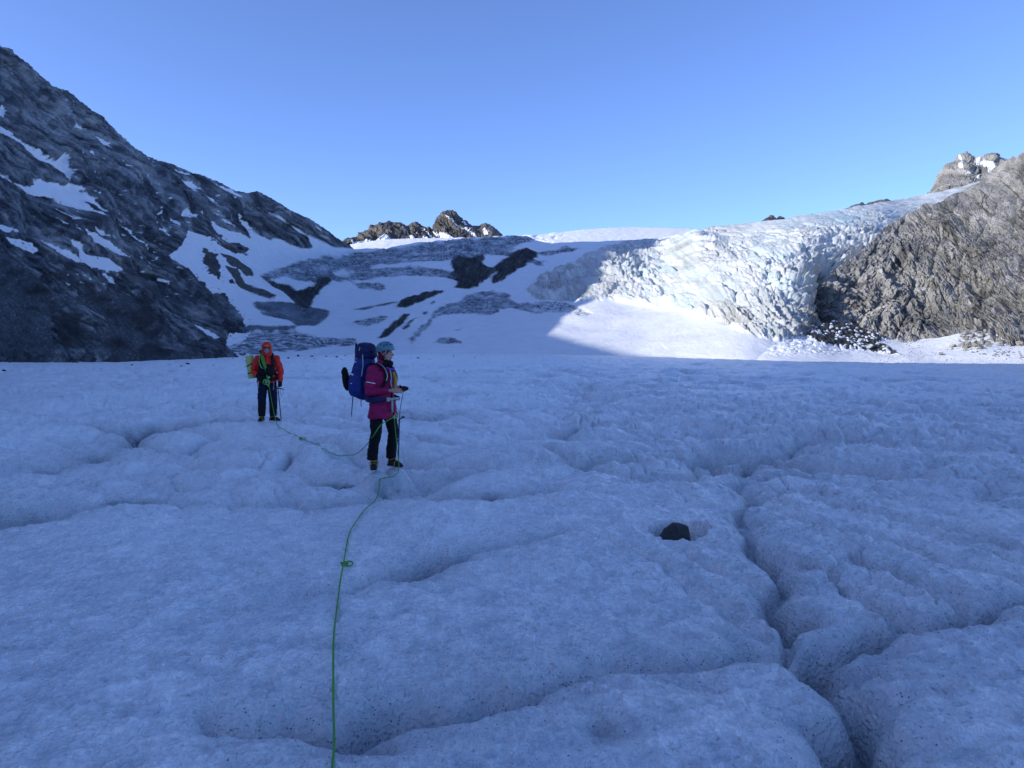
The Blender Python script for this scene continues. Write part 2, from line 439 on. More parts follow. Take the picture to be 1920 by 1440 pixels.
# dirty, granular summer ice
M_ice, nt = new_mat('glacier_ice')
vec = objvec(nt)
hol = attr(nt, 'hollow').outputs['Fac']; cre = attr(nt, 'crease').outputs['Fac']
n_big = noise_tex(nt, 0.55, 5, .55, vec)
n_mid = noise_tex(nt, 4.0, 6, .65, vec)
n_sm = noise_tex(nt, 26, 5, .7, vec)
base = ramp(nt, n_mid, [(0.36, (.46, .51, .54)), (0.48, (.76, .77, .75)), (0.58, (.98, .97, .94))])
base = mixc(nt, mth(nt, 'MULTIPLY', ramp(nt, n_big, [(.4, 0), (.62, 1)]), .35), base, (.56, .65, .72))
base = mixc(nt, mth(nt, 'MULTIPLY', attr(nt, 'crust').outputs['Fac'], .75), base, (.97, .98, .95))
flk = nt.nodes.new('ShaderNodeTexVoronoi'); flk.inputs['Scale'].default_value = 38; nt.links.new(vec, flk.inputs['Vector'])
fl = ramp(nt, flk.outputs['Color'], [(.15, 0), (.85, 1)])
base = mixc(nt, mth(nt, 'MULTIPLY', fl, .30), base, (.97, .97, .96))
flk2 = nt.nodes.new('ShaderNodeTexVoronoi'); flk2.inputs['Scale'].default_value = 17; nt.links.new(vec, flk2.inputs['Vector'])
base = mixc(nt, mth(nt, 'MULTIPLY', ramp(nt, flk2.outputs['Color'], [(.3, 0), (.7, 1)]), .25), base, (.50, .57, .62))
vs = objvec(nt, (1, .35, 1), (0, 0, radians(-19)))
pt = noise_tex(nt, 3.2, 5, .68, vs)
base = mixc(nt, mth(nt, 'MULTIPLY', ramp(nt, pt, [(.46, 0), (.60, 1)]), .30), base, (.48, .56, .62))
fk = noise_tex(nt, 34, 3, .8, vs)
base = mixc(nt, mth(nt, 'MULTIPLY', ramp(nt, fk, [(.60, 0), (.66, 1)]), .7), base, (1, 1, 1))  # white flecks painted in as glints off the ice
# dark grit: specks everywhere, crowding into hollows and creases
sp = nt.nodes.new('ShaderNodeTexVoronoi'); sp.inputs['Scale'].default_value = 62; nt.links.new(vec, sp.inputs['Vector'])
ssel = nt.nodes.new('ShaderNodeSeparateColor'); nt.links.new(sp.outputs['Color'], ssel.inputs[0])
spots = mth(nt, 'LESS_THAN', sp.outputs['Distance'], mth(nt, 'ADD', mth(nt, 'MULTIPLY', ssel.outputs[1], .24), .08))
dens = mth(nt, 'ADD', mth(nt, 'MULTIPLY', cre, .55), mth(nt, 'MULTIPLY', hol, 1.7))
gate_n = noise_tex(nt, 2.2, 4, .65, vec)
dens2 = mth(nt, 'ADD', dens, mth(nt, 'MULTIPLY', mth(nt, 'SUBTRACT', gate_n, .55), 1.6))
gsel = nt.nodes.new('ShaderNodeSeparateColor'); nt.links.new(sp.outputs['Color'], gsel.inputs[0])
gate = mth(nt, 'LESS_THAN', gsel.outputs[0], mth(nt, 'MULTIPLY', dens2, .8))
grit = mth(nt, 'MULTIPLY', spots, gate)
dirt_shade = mth(nt, 'MULTIPLY', mth(nt, 'MULTIPLY', dens, ramp(nt, n_mid, [(.35, .45), (.62, 1)])), .80, clamp=True)  # dirt plus shade painted into creases, pits and the melt hole
col = mixc(nt, dirt_shade, base, (.12, .15, .17))
col = mixc(nt, mth(nt, 'MULTIPLY', grit, .85), col, (.05, .05, .045))
rgh = ramp(nt, n_sm, [(.3, .18), (.7, .50)])
vs = objvec(nt, (1, .35, 1), (0, 0, radians(-19)))
streak = noise_tex(nt, 16, 4, .65, vs)
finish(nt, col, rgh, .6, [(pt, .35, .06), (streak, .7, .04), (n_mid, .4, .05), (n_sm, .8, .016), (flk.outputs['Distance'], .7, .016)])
# ------------------------------------------------------------------ terrain materials
def Z2(l): return [(x / 2.25, 60 + y / 2.25) for x, y in l]          # traced outlines -> picture positions
def Z3(l): return [(420 + x / 2.743, 360 + y / 2.743) for x, y in l]
def Z4(l): return [(1000 + x / 3.43, 380 + y / 3.43) for x, y in l]
def Z5(l): return [(1400 + x / 3.273, 260 + y / 3.273) for x, y in l]

def rock_snow_material(name, rockstops, scale=1.0, snow_col=(.80, .83, .86), bump=1.0, warm=None):
    m, nt = new_mat(name)
    vec = objvec(nt)
    tint = attr(nt, 'tint').outputs['Fac']; snow = attr(nt, 'snow').outputs['Fac']
    ice = attr(nt, 'ice').outputs['Fac']; dark = attr(nt, 'dark').outputs['Fac']
    n1 = noise_tex(nt, .035 * scale, 8, .7, vec); n2 = noise_tex(nt, .45 * scale, 6, .75, vec); n3 = noise_tex(nt, 1.6 * scale, 4, .8, vec)
    f = mth(nt, 'ADD', mth(nt, 'MULTIPLY', n1, .35), mth(nt, 'ADD', mth(nt, 'MULTIPLY', n2, .3), mth(nt, 'ADD', mth(nt, 'MULTIPLY', n3, .2), mth(nt, 'MULTIPLY', tint, .28))))
    rock = ramp(nt, f, rockstops)
    if warm:
        wv = noise_tex(nt, .09 * scale, 5, .7, vec)
        rock = mixc(nt, mth(nt, 'MULTIPLY', ramp(nt, wv, [(.50, 0), (.66, 1)]), .6), rock, warm)
    rock = mixc(nt, dark, rock, (.022, .024, .027))
    # dirty ice: grey streaked
    i2 = noise_tex(nt, .5 * scale, 6, .7, vec, .6)
    icec = ramp(nt, mth(nt, 'ADD', mth(nt, 'MULTIPLY', i2, .6), mth(nt, 'MULTIPLY', tint, .45)), [(.28, (.06, .075, .09)), (.5, (.22, .26, .30)), (.75, (.62, .67, .71))])
    sn = noise_tex(nt, .12 * scale, 6, .6, vec)
    snc = mixc(nt, ramp(nt, sn, [(.42, 0), (.7, .5)]), snow_col, (.68, .70, .71))
    c = mixc(nt, ice, rock, icec)
    # ragged snow edge
    e = mth(nt, 'ADD', snow, mth(nt, 'ADD', mth(nt, 'MULTIPLY', mth(nt, 'SUBTRACT', n3, .5), .5), mth(nt, 'MULTIPLY', mth(nt, 'SUBTRACT', n2, .5), 1.1)))
    c = mixc(nt, ramp(nt, e, [(.33, 0), (.67, 1)]), c, snc)
    finish(nt, c, .85, .2, [(n2, .55 * bump, 1.1 / scale), (n3, .45 * bump, .4 / scale)])
    return m
M_left = rock_snow_material('dark_schist', [(.36, (.007, .009, .012)), (.47, (.032, .039, .046)), (.58, (.085, .098, .11)), (.76, (.30, .32, .33))], 1.0)
M_basin = rock_snow_material('basin_snow', [(.32, (.02, .023, .027)), (.52, (.055, .06, .062)), (.75, (.13, .13, .12))], 1.0, warm=None)
M_cliff = rock_snow_material('grey_cliff_rock', [(.32, (.055, .058, .056)), (.46, (.17, .172, .165)), (.60, (.33, .325, .30)), (.78, (.58, .56, .51))], 1.0, bump=1.1, warm=(.25, .235, .21))
M_peak = rock_snow_material('brown_peak_rock', [(.32, (.03, .029, .028)), (.52, (.085, .080, .070)), (.75, (.22, .20, .165))], .35)

M_icefall, nt = new_mat('icefall_ice')
vec = objvec(nt)
tint = attr(nt, 'tint').outputs['Fac']; dirt = attr(nt, 'dirt').outputs['Fac']; blue = attr(nt, 'blue').outputs['Fac']
n1 = noise_tex(nt, .10, 6, .65, vec); n2 = noise_tex(nt, .8, 6, .7, vec); n3 = noise_tex(nt, 3.0, 4, .7, vec)
c = ramp(nt, mth(nt, 'ADD', mth(nt, 'MULTIPLY', n2, .6), mth(nt, 'MULTIPLY', tint, .4)), [(.25, (.40, .46, .47)), (.5, (.60, .63, .62)), (.75, (.76, .77, .75))])
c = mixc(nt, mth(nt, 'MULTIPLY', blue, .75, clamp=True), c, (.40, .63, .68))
vf = objvec(nt, (1, 1, .10)); fl = noise_tex(nt, 1.1, 5, .7, vf)
dm = mth(nt, 'MULTIPLY', dirt, ramp(nt, fl, [(.38, 0), (.62, 1)]), clamp=True)
c = mixc(nt, dm, c, (.17, .145, .12))
c = mixc(nt, mth(nt, 'MULTIPLY', ramp(nt, n1, [(.5, 0), (.7, 1)]), .22), c, (.58, .50, .44))
finish(nt, c, .6, .3, [(n2, .5, .8), (n3, .4, .25), (fl, .25, .8)])

def relief(px0, px1, step, ytop, ybot, rows, depth, back=(1.25, .75), tpow=1.0, cols=None):
    """a landform sheet: columns run up the slope along one bearing, rows from foot to crest. Returns coordinates and bearings."""
    px = np.arange(px0, px1 + .1, step) if cols is None else cols
    t = np.linspace(0, 1, rows) ** tpow
    yt = np.interp(px, *zip(*ytop)); yb = np.interp(px, *zip(*ybot))
    PX = np.broadcast_to(px[None, :], (rows, len(px))).copy()
    PY = yb[None, :] + (yt - yb)[None, :] * t[:, None]
    D = depth(PX, PY)
    V = P(PX, PY, D)
    return PX, PY, V
def add_back(V, n=8, run=.30, drop=.8):
    """continue the landform behind its crest so that it has a far side"""
    top = V[-1]
    out = []
    for i in range(1, n + 1):
        k = i / n
        b = top.copy(); s = 1 + run * k
        b[:, 0] *= s; b[:, 1] *= s
        b[:, 2] = top[:, 2] - (top[:, 2] - top[:, 2].min() * 0 + 5) * drop * k ** 1.2
        out.append(b)
    return np.concatenate([V, np.stack(out)], 0)
def pad_attr(a, n): return np.concatenate([a, np.repeat(a[-1:], n, 0)], 0)

# ------------------------------------------------------------------ main landform: left mountain, basin, icefall
T_TOP = [(-900,380),(-600,300),(-400,262),(-300,250),(-170,222),(-110,175),(-55,118),(0,85),(20,92),(50,118),(75,140),(100,163),(128,170),(160,198),(185,215),(215,248),(250,280),(275,296),(300,303),(340,318),(380,332),(415,345),(440,358),(462,363),(483,358),(500,365),(530,385),(560,402),(580,412),(605,428),(630,446),(650,458),(664,467),(700,466),(730,466),(760,460),(785,455),(825,451),(880,446),(938,441),(989,442),(1010,452),(1035,456),(1117,454),(1218,447),(1250,443),(1290,438),(1335,427),(1380,420),(1430,415),(1470,412),(1500,403),(1560,397),(1600,388),(1650,380),(1700,372),(1770,358),(1838,341),(1900,335)]
T_BOT = [(px_, ye_ + 4) for px_, ye_ in zip(_EX[1:-1], _EY[1:-1])]
_ctl = [(-600,300,276),(-300,242,342),(0,85,450),(100,165,500),(200,240,565),(300,303,640),(440,358,740),(530,385,820),(600,425,900),(664,467,1000),
 (-600,690,123),(-300,685,155),(0,681,205),(215,680,262),(430,672,362),(560,668,390),(0,479,250),(0,332,300),(0,228,350),(-300,450,220),(-300,340,275),
 (300,672,300),(300,510,400),(300,401,500),(150,560,270),(150,400,345),(430,610,430),(430,520,540),(430,440,640),(500,565,560),(500,480,740),(580,470,850),(650,475,950),
 (600,640,450),(600,600,550),(600,560,640),(600,520,730),(700,640,440),(700,600,530),(700,560,630),(700,520,730),(700,490,820),(700,466,930),(850,640,430),(850,600,510),(850,560,590),
 (850,530,670),(850,490,750),(850,452,880),(950,441,950),(1000,640,415),(1000,600,480),(1000,560,570),(1000,520,670),(1000,480,770),(1035,456,900),(1150,454,900),(1262,443,880),
 (1150,640,395),(1150,600,450),(1150,560,515),(1150,520,590),(1150,480,710),(1300,650,355),(1300,600,405),(1300,560,450),(1300,520,505),(1300,480,565),(1300,440,680),(1335,427,740),
 (1500,655,340),(1500,620,358),(1500,560,400),(1500,500,455),(1500,450,540),(1500,403,680),(1600,655,372),(1560,650,366),(1600,620,412),(1600,560,450),(1600,500,500),(1640,450,570),(1700,600,470),(1700,450,610),(1700,372,760),(1838,341,800),(1900,400,780),(1900,650,600),
 (800,666,385),(1000,668,380),(1170,671,360)]
_rb = RBF([(a, b) for a, b, _ in _ctl], [math.log(c) for *_, c in _ctl])
def depth_T(PX, PY): return np.exp(_rb(PX, PY))

ROCK_POLY = [(-2000,-2000),(664,467),(650,467),(600,466),(560,466),(490,466)] + Z2([(1060,915),(1040,925),(1050,945),(960,905),(880,870),(785,835),(770,900),(715,940),(740,970),(800,1010),(860,1060),(900,1100),(950,1100),(1000,1170),(1020,1220),(1070,1265),(960,1275),(960,1330),(1012,1375)]) + [(445,690),(-2000,760)]
ROCK_POLY[0:1] = [(-2000,-2000),(700,-2000),(700,460)]
SNOW_L = [Z2(p) for p in [
 [(0,300),(20,330),(10,365),(-20,360)],[(45,150),(75,180),(60,175)],
 [(-60,380),(0,400),(30,418),(75,460),(150,510),(220,555),(240,520),(265,525),(275,555),(305,590),(285,610),(290,640),(270,625),(240,595),(200,570),(160,550),(100,500),(60,465),(0,430)],
 [(-80,570),(0,600),(60,635),(110,645),(150,640),(130,620),(170,622),(220,640),(265,655),(280,640),(330,655),(380,700),(430,740),(455,765),(400,740),(350,715),(390,755),(440,785),(380,765),(300,740),(250,715),(200,690),(150,675),(110,670),(140,700),(90,670),(40,635),(0,615)],
 [(215,735),(260,755),(300,780),(350,795),(310,795),(260,770)],[(210,780),(310,835),(250,810)],
 [(325,822),(380,850),(450,880),(500,915),(560,955),(480,930),(430,900),(370,870)],[(360,815),(420,840),(455,870),(420,860)],
 [(-40,795),(0,810),(40,830),(75,860),(30,850),(0,835)],[(20,865),(80,880),(130,895),(165,920),(140,935),(90,920),(50,895)],
 [(130,868),(200,890),(260,920),(310,945),(360,980),(300,965),(240,930),(190,900)],
 [(290,875),(340,900),(370,935),(420,945),(470,960),(540,1000),(500,1010),(430,1000),(370,990),(330,950),(310,915)],
 [(430,1015),(480,1030),(510,1065),(460,1045)],[(500,800),(550,830),(590,865),(655,915),(600,885),(560,850)],
 [(400,435),(430,455),(465,490),(430,470)],[(255,280),(280,300),(265,295)],[(725,575),(760,588),(800,606),(760,602)],
 [(755,625),(800,635),(850,665),(810,668),(780,650)],[(895,640),(950,660),(1035,700),(980,690),(920,665)],[(865,690),(890,700),(920,730),(890,720)],
 [(1110,738),(1160,768),(1222,815),(1170,791)],[(760,755),(790,765),(820,778),(790,790),(765,780)],[(665,780),(705,800),(680,800)],
 [(714,783),(742,793),(772,825),(740,817)],[(678,820),(700,838),(712,870),(690,852)],
 [(975,770),(1040,820),(1080,850),(1130,870),(1225,915),(1060,915),(960,880),(900,830),(880,790),(925,822),(1000,850),(1060,875)],
 [(925,788),(960,800),(982,828),(950,812)],[(1150,868),(1200,883),(1245,915),(1190,915)],[(1225,813),(1260,828),(1297,865),(1250,842)],
 [(1293,853),(1340,876),(1402,912),(1320,917)],[(1318,813),(1372,843),(1340,837)],[(820,1230),(870,1250),(930,1285),(910,1297),(860,1265)],
 [(920,1210),(980,1235),(1060,1255),(1070,1262),(980,1245)],[(755,1083),(790,1100),(775,1097)],[(440,680),(468,697),(450,690)],[(800,592),(850,600),(840,603)]]]
ROCK_IN = [Z2(p) for p in [[(860,905),(910,935),(930,1000),(925,1045),(890,1020),(858,975)],[(880,880),(960,905),(1040,930),(1050,945),(960,925)],[(970,1045),(985,1045),(990,1062),(972,1058)]]]
ICE_D = [Z3(p) for p in [
 [(170,430),(250,395),(340,365),(450,335),(530,325),(650,320),(750,300),(900,285),(1000,265),(1110,250),(1420,225),(1560,228),(1640,215),(1700,240),(1530,265),(1500,290),(1460,330),(1400,330),(1330,320),(1200,340),(1180,350),(1000,360),(800,370),(740,400),(700,405),(620,400),(560,405),(540,430),(450,445),(400,455),(300,430),(240,450),(200,445)],
 [(550,430),(620,428),(740,405),(830,385),(1000,385),(1170,400),(1190,440),(1100,440),(1000,430),(800,440),(700,450),(560,460)],
 [(655,480),(690,462),(745,457),(800,465),(835,485),(815,502),(760,508),(700,503),(665,492)],[(540,455),(600,452),(635,465),(550,470)],
 [(940,795),(960,740),(1010,690),(1060,650),(1060,610),(1150,570),(1210,560),(1250,520),(1370,500),(1480,520),(1480,560),(1600,580),(1710,610),(1600,620),(1480,600),(1440,600),(1380,640),(1280,620),(1200,620),(1100,640),(1050,700),(990,750),(960,800)],
 [(650,670),(720,645),(860,635),(820,660),(740,690),(660,690)],[(1070,750),(1150,740),(1250,765),(1200,780),(1080,765)],
 [(1390,665),(1410,660),(1428,672),(1410,688),(1393,680)],[(1320,655),(1370,690),(1350,695)],[(1170,710),(1245,690),(1240,705),(1190,715)],[(1420,630),(1455,632),(1440,642)],
 [(1610,310),(1740,280),(1870,288),(1700,318),(1640,330)],[(1580,350),(1700,345),(1650,372),(1610,385)],
 [(1570,600),(1610,590),(1680,600),(1740,625),(1700,625),(1620,612)],[(1580,570),(1700,560),(1820,590),(1900,640),(1860,650),(1760,620),(1640,590)],
 [(30,790),(150,720),(250,705),(400,720),(500,745),(680,755),(700,790),(450,800),(430,812),(60,840),(0,850)]]]
DARK_R = [Z3(p) for p in [
 [(1180,320),(1250,330),(1330,320),(1340,370),(1390,390),(1380,430),(1340,450),(1310,480),(1190,495),(1195,460),(1150,430),(1180,400),(1170,370)],[(1165,297),(1310,265),(1325,300),(1240,308),(1215,318)],
 [(1540,285),(1620,315),(1570,360),(1520,400),(1470,430),(1400,465),(1370,470),(1400,430),(1395,390),(1440,340)],
 [(180,430),(250,450),(330,470),(400,495),(450,480),(530,420),(575,400),(540,460),(490,510),(450,540),(460,570),(440,600),(440,640),(400,650),(390,600),(350,560),(330,520),(270,490)],
 [(360,420),(530,415),(520,440),(440,455),(350,440)],
 [(885,590),(930,560),(1000,525),(1080,510),(1160,512),(1100,530),(1030,560),(960,590),(890,605)],[(800,735),(830,690),(880,660),(930,630),(955,625),(930,665),(880,705),(820,740)],
 [(910,700),(960,665),(1010,640),(980,670),(930,705)],[(1000,628),(1020,615),(1040,615),(1025,635)],[(1060,580),(1100,566),(1085,582)],[(0,640),(60,680),(150,720),(60,712),(0,700)],[(790,740),(820,742),(800,755)]]]
DUST = [Z3(p) for p in [[(140,565),(250,560),(350,575),(400,600),(450,590),(550,620),(540,640),(470,690),(380,700),(330,660),(200,635),(165,600)],[(100,690),(200,695),(380,692),(360,710),(100,715)],[(640,615),(760,590),(900,565),(890,575),(700,615)]]]
DEBRIS = [Z3(p) for p in [[(10,370),(60,400),(110,470),(200,510),(275,545),(240,555),(120,510),(70,470),(20,400)],[(-30,310),(60,350),(140,400),(150,440),(110,440),(40,380)]]]
ICEFALL_POLY = [(1000,562),(985,545),(1010,520),(1060,498),(1120,470),(1180,452),(1262,443),(1300,425),(1340,400),(1950,200),(1950,720),(1580,668),(1510,643),(1455,638),(1402,624),(1368,606),(1291,585),(1233,572),(1180,566),(1150,562),(1080,566)]

def any_mask(x, y, polys):
    m = np.zeros(x.shape, bool)
    for p in polys: m |= poly_mask(x, y, p)
    return m
def build_T():
    cols = np.concatenate([np.arange(-900, -60, 12), np.arange(-60, 1660, 1.35), np.arange(1662, 1901, 5)])
    PX, PY, V = relief(0, 0, 0, T_TOP, T_BOT, 470, depth_T, cols=cols)
    n0 = grid_normals(V)
    n0 *= np.sign(-(n0 * V).sum(-1, keepdims=True))      # face the valley
    n1_ = n0.copy(); n1_[..., 2] *= .35; n1_ /= np.linalg.norm(n1_, axis=-1, keepdims=True)
    X, Y, Zz = V[..., 0], V[..., 1], V[..., 2]
    # ragged outlines
    ja = 4.5 * fbm(PX / 26, PY / 18, 3, 3) + 2.2 * fbm(PX / 6, PY / 5, 2, 4); jb = 3.5 * fbm(PX / 26, PY / 14, 3, 13) + 1.6 * fbm(PX / 6, PY / 4, 2, 14)
    qx, qy = PX + ja, PY + jb
    edge = sstep(664, 640, PX)
    rock = poly_mask(PX + ja * .6, PY + jb * .6, ROCK_POLY)
    rin = any_mask(qx, qy, ROCK_IN)
    sn_l = any_mask(PX + ja * .55, PY + jb * .5, SNOW_L)
    rockm = (rock & ~sn_l) | rin
    ice = any_mask(qx, qy, ICE_D) & ~rockm
    core = blur(ice.astype(float), 5, 2)
    ice = (core + .42 * fbm(PX / 9, PY / 2.6, 3, 15, .7)) > .5
    ice &= ~rockm
    dk = any_mask(PX + ja * 1.1 + 2.5 * noise2(PX / 3.5, PY / 3, 16), PY + jb * .8 + 2.0 * noise2(PX / 3.5, PY / 3, 17), DARK_R)
    dust = any_mask(PX + ja * .3, PY + jb * .3, DUST)
    deb = any_mask(PX + ja * .4, PY + jb * .4, DEBRIS)
    fall = poly_mask(PX + ja, PY + jb * .7, ICEFALL_POLY)
    # scattered debris specks on snow close to the left slope and moraines
    wf1, wf2, wid = worley(PX / 3.2, PY / 2.2, 51)
    near_rock = blur((rockm | dk).astype(float), 7, 2)
    specks = (wf1 < .32) & (wid < .05 + 1.1 * near_rock * (near_rock < .9)) & (noise2(PX / 30, PY / 18, 52) > -.25) & ~fall
    rockA = blur(rockm.astype(float), 1, 1); 
    snow = np.where(rockm | ice | dk | dust | deb, 0.0, 1.0)
    snow = np.where(specks & (near_rock > .02), 0.0, snow)
    snow = np.where(ice & ~dk & ~rockm, np.clip(.26 + .42 * fbm(PX / 22, PY / 4.5, 4, 18, .6), 0, .8), snow)
    snow = np.where(dust & ~dk & ~rockm, np.clip(.22 + .3 * fbm(PX / 30, PY / 8, 3, 19), 0, .6), snow)
    # thin slanting streaks of snow caught in the rock
    stv = noise2((PX * .62 + (670 - PY) * .78) / 5.5 + .8 * noise2(PX / 30, PY / 30, 55), (PX * .78 - (670 - PY) * .62) / 60, 56)
    strk = (np.abs(stv) < .045) & (noise2(PX / 45, PY / 30, 57) > .0) & rockm & (PX > 120) & (PY < 560)
    snow = np.where(strk, 1.0, snow)
    soft = np.where(PX > 470, 1.0, 0.0)[..., None][..., 0]
    s1_ = blur(snow, 1, 1); s3_ = blur(snow, 3, 2)
    snowS = s1_ * (1 - soft) + s3_ * soft
    iceS = blur((ice | dust).astype(float), 3, 2)
    darkS = blur(dk.astype(float), 1, 1)
    # displacement ---------------------------------------------------------
    k = 1.0
    sl = PX * .48; up = (670 - PY) * .48      # metres along and up the slope
    gZ = Zz
    # rock ribs leaning down to the right, with gullies
    a = (sl * .78 - up * .62); b = (sl * .62 + up * .78)      # ribs run along a falling line
    fade = sstep(0, .10, (PY - np.interp(PX, *zip(*T_TOP))) / 300) * .85 + .15
    wob = 10 * fbm(sl / 60, up / 60, 3, 2)
    big = 7 * fbm(sl / 95, up / 110, 3, 101) + 5.5 * (ridged((b + wob) / 36, a / 170, 3, 102) - .6)
    med = 6.0 * np.abs(noise2((b + wob) / 13, a / 60, 103)) + 3.0 * np.abs(noise2((b + wob) / 5.5, a / 22, 109)) + 2.2 * (ridged((b + wob) / 24, a / 80, 2, 104) - .6)
    f1, f2, wi = worley((b + wob) / 8, (a) / 26, 105); med += (wi - .5) * 2.6 - 1.6 * np.exp(-(f2 - f1) * 9)
    f1, f2, wj = worley((b + wob) / 2.8, a / 6.5, 106); med += (wj - .5) * 1.0 - .5 * np.exp(-(f2 - f1) * 8)
    fine = .8 * fbm(sl / 3.0, up / 3.0, 3, 107, .6)
    scree = sstep(.0, .35, fbm(sl / 120, up / 60, 2, 108) + (PY - 500) / 260 + (120 - PX) / 500)
    gul = (PX < 700)
    drock = fade * (big * .75) + (.35 + .65 * fade) * .72 * (1 - .75 * scree) * med + (1 + .3 * scree) * fine
    drock = drock * np.clip(Y / 640, .3, 1.15)
    rk = blur(rockA, 3, 2)
    # dark band and basin rocks
    bas = 2.2 * (ridged(X / 14 + Zz / 30, Zz / 40, 3, 121) - .5) + 1.2 * fbm(X / 5, Zz / 4, 3, 122, .6)
    # snow surfaces
    sno = 1.6 * fbm(X / 60, Y / 70, 3, 131) + .10 * fbm(X / 5, Y / 8, 3, 132)
    # crevassed ice
    f1, f2, ci = worley(X / 7 + .4 * noise2(X / 9, Y / 9, 3), Y / 16, 133)
    icd = .7 * (ci - .5) - .8 * np.exp(-(f2 - f1) * 6) + .5 * fbm(X / 5, Zz / 1.8, 3, 134, .6)
    # icefall --------------------------------------------------------------
    fr = sstep(1060, 1180, PX)
    tx = X + 9 * noise2(X / 40, Zz / 30, 141); 
    lv = Zz + 3.5 * fbm(X / 45, Zz / 40, 3, 142) + .06 * X
    band = (lv / 10.5) % 1.0
    step = np.where(band < .62, band / .62, (1 - band) / .38)             # ledges: bulging cliffs above sloping shelves
    band2 = ((lv + 1.2 * noise2(X / 9, Zz / 5, 150)) / 3.3) % 1.0
    step2 = np.where(band2 < .7, band2 / .7, (1 - band2) / .3)
    f1, f2, si = worley(tx / 6.5, lv / 3.0, 143); f1b, f2b, sj = worley(tx / 2.1, lv / 1.5, 144); f1c, f2c, sk_ = worley(tx / 24, lv / 10, 145)
    flute = sstep(540, 600, PY) * sstep(1330, 1400, PX) * sstep(1560, 1530, PX)
    strat = sstep(-.25, .35, fbm(X / 55, Zz / 26, 2, 146) + .1)
    cav = np.exp(-(f2c - f1c) * 9)
    sera = 3.4 * (sk_ - .5) - 4.6 * cav + (2.8 * (si - .5) - 3.2 * np.exp(-(f2 - f1) * 10)) * (.08 + 1.0 * strat) + (1.2 * (sj - .5) - .9 * np.exp(-(f2b - f1b) * 8)) * (.12 + .95 * strat) + 1.6 * step2 * (.4 + strat) - 2.6 * np.exp(-((band2 - .88) / .07) ** 2) * (.3 + strat)
    sera = sera * (1 - .7 * flute) + 6.5 * step * (1 - .6 * flute) + .9 * fbm(X / 2.2, Zz / 1.6, 3, 147, .65)
    fx_ = tx + (Zz - 20) * .55 * sstep(1380, 1540, PX)
    sera += flute * (2.6 * (ridged(fx_ / 5.0, Zz / 60, 3, 148) - .6) + 1.3 * (ridged(fx_ / 1.8, Zz / 30, 2, 149) - .6))
    topf = sstep(0, 45, PY - np.interp(PX, *zip(*T_TOP)))                 # smoother snow towards the top
    up_smooth = sstep(-5, 95, PY - np.interp(PX, *zip(*T_TOP))) * sstep(1300, 1420, PX) + (1 - sstep(1300, 1420, PX)) * sstep(-15, 35, PY - np.interp(PX, *zip(*T_TOP)))
    sera = sera * (.12 + .88 * up_smooth) * (.55 + .45 * fr)
    fallA = blur(fall.astype(float), 4, 2)
    iceA = blur((ice).astype(float), 3, 1); dkA = blur((dk | deb).astype(float), 2, 2)
    D = rk * drock + (1 - rk) * (1 - fallA) * (sno * (1 - iceA) + icd * iceA + bas * .8 * dkA) + fallA * (1 - rk) * sera
    # dark cave where ice meets the cliff
    cave = np.exp(-(((PX - 1552) / 22) ** 2 + ((PY - 560) / 60) ** 2) ** 1.3)
    D = D - 16 * cave
    # hollow stream channel and raised moraines
    D -= 3.0 * blur(any_mask(qx, qy, [DARK_R[3]]).astype(float), 5, 2)
    foot = sstep(0, 10, np.interp(PX, *zip(*T_BOT)) - PY)
    D = D * (foot * .9 + .1)
    nn = n0 + (n1_ - n0) * rk[..., None]
    V2 = V + nn * D[..., None]
    # keep the foot from creeping over the flat glacier
    # attributes -----------------------------------------------------------
    relf = np.clip((D - blur(D, 6, 2)) / 3.0, -1, 1)
    tint = .55 + .34 * fbm((b + wob) / 9, a / 55, 3, 161) + .42 * fbm((b + wob * .5) / 2.6, a / 26, 3, 164) + .30 * (wi - .5) + .40 * (wj - .5) + .12 * sstep(450, 250, PY) - .10 * sstep(430, 560, PY)
    # pale stones on scree
    s1, s2, sid = worley(sl / 1.7, up / 1.7, 162); s3, s4, sid2 = worley(sl / 3.6, up / 3.2, 163)
    tint = np.where(rockm & (scree > .3), .38 + .16 * fbm(sl / 25, up / 25, 3, 165) + np.where((sid > .80) & (s1 < .35), .38 * (sid - .5), 0) + np.where((sid2 > .86) & (s3 < .26), .28, 0), tint)
    # striped ice plain
    plain = poly_mask(PX, PY, ICE_D[-1])
    wv = np.sin((PY + 5 * noise2(PX / 40, PY / 9, 171) + 2.5 * np.sin(PX / 27) - (PX - 520) * .05) * 1.75 + 2.5 * noise2(PX / 60, PY / 12, 172))
    icet = .52 + .28 * fbm(X / 16, Zz / 5, 4, 173) + .26 * fbm(X / 7, Zz / 1.3, 4, 175, .7) + .16 * (ridged(X / 3.2 + Zz / 9, Zz / 26, 2, 176) - .6) * sstep(560, 480, PY)
    lite = any_mask(qx, qy, ICE_D[-3:-1]); icet = np.where(lite, icet * .5 + .55, icet)  # ice patches lying in the sun are painted lighter
    icet = np.where(plain, .48 + .38 * wv + .15 * fbm(PX / 9, PY / 3, 2, 4), icet)
    icet = np.where(dust, .15 + .12 * fbm(PX / 40, PY / 10, 3, 174), icet)
    tint = np.where(ice | dust, icet, tint)
    tint = np.where(deb, .62 + .4 * fbm(PX / 5, PY / 4, 3, 7), tint)
    # crevasse cuts in the shaded ice patches
    cut = (np.abs(noise2(PX / 15 + PY / 7, PY / 5.5 - PX / 60, 181)) < .07) & ice & ~plain & (noise2(PX / 60, PY / 20, 183) > -.1)
    tint = np.where(cut, -.1, tint)
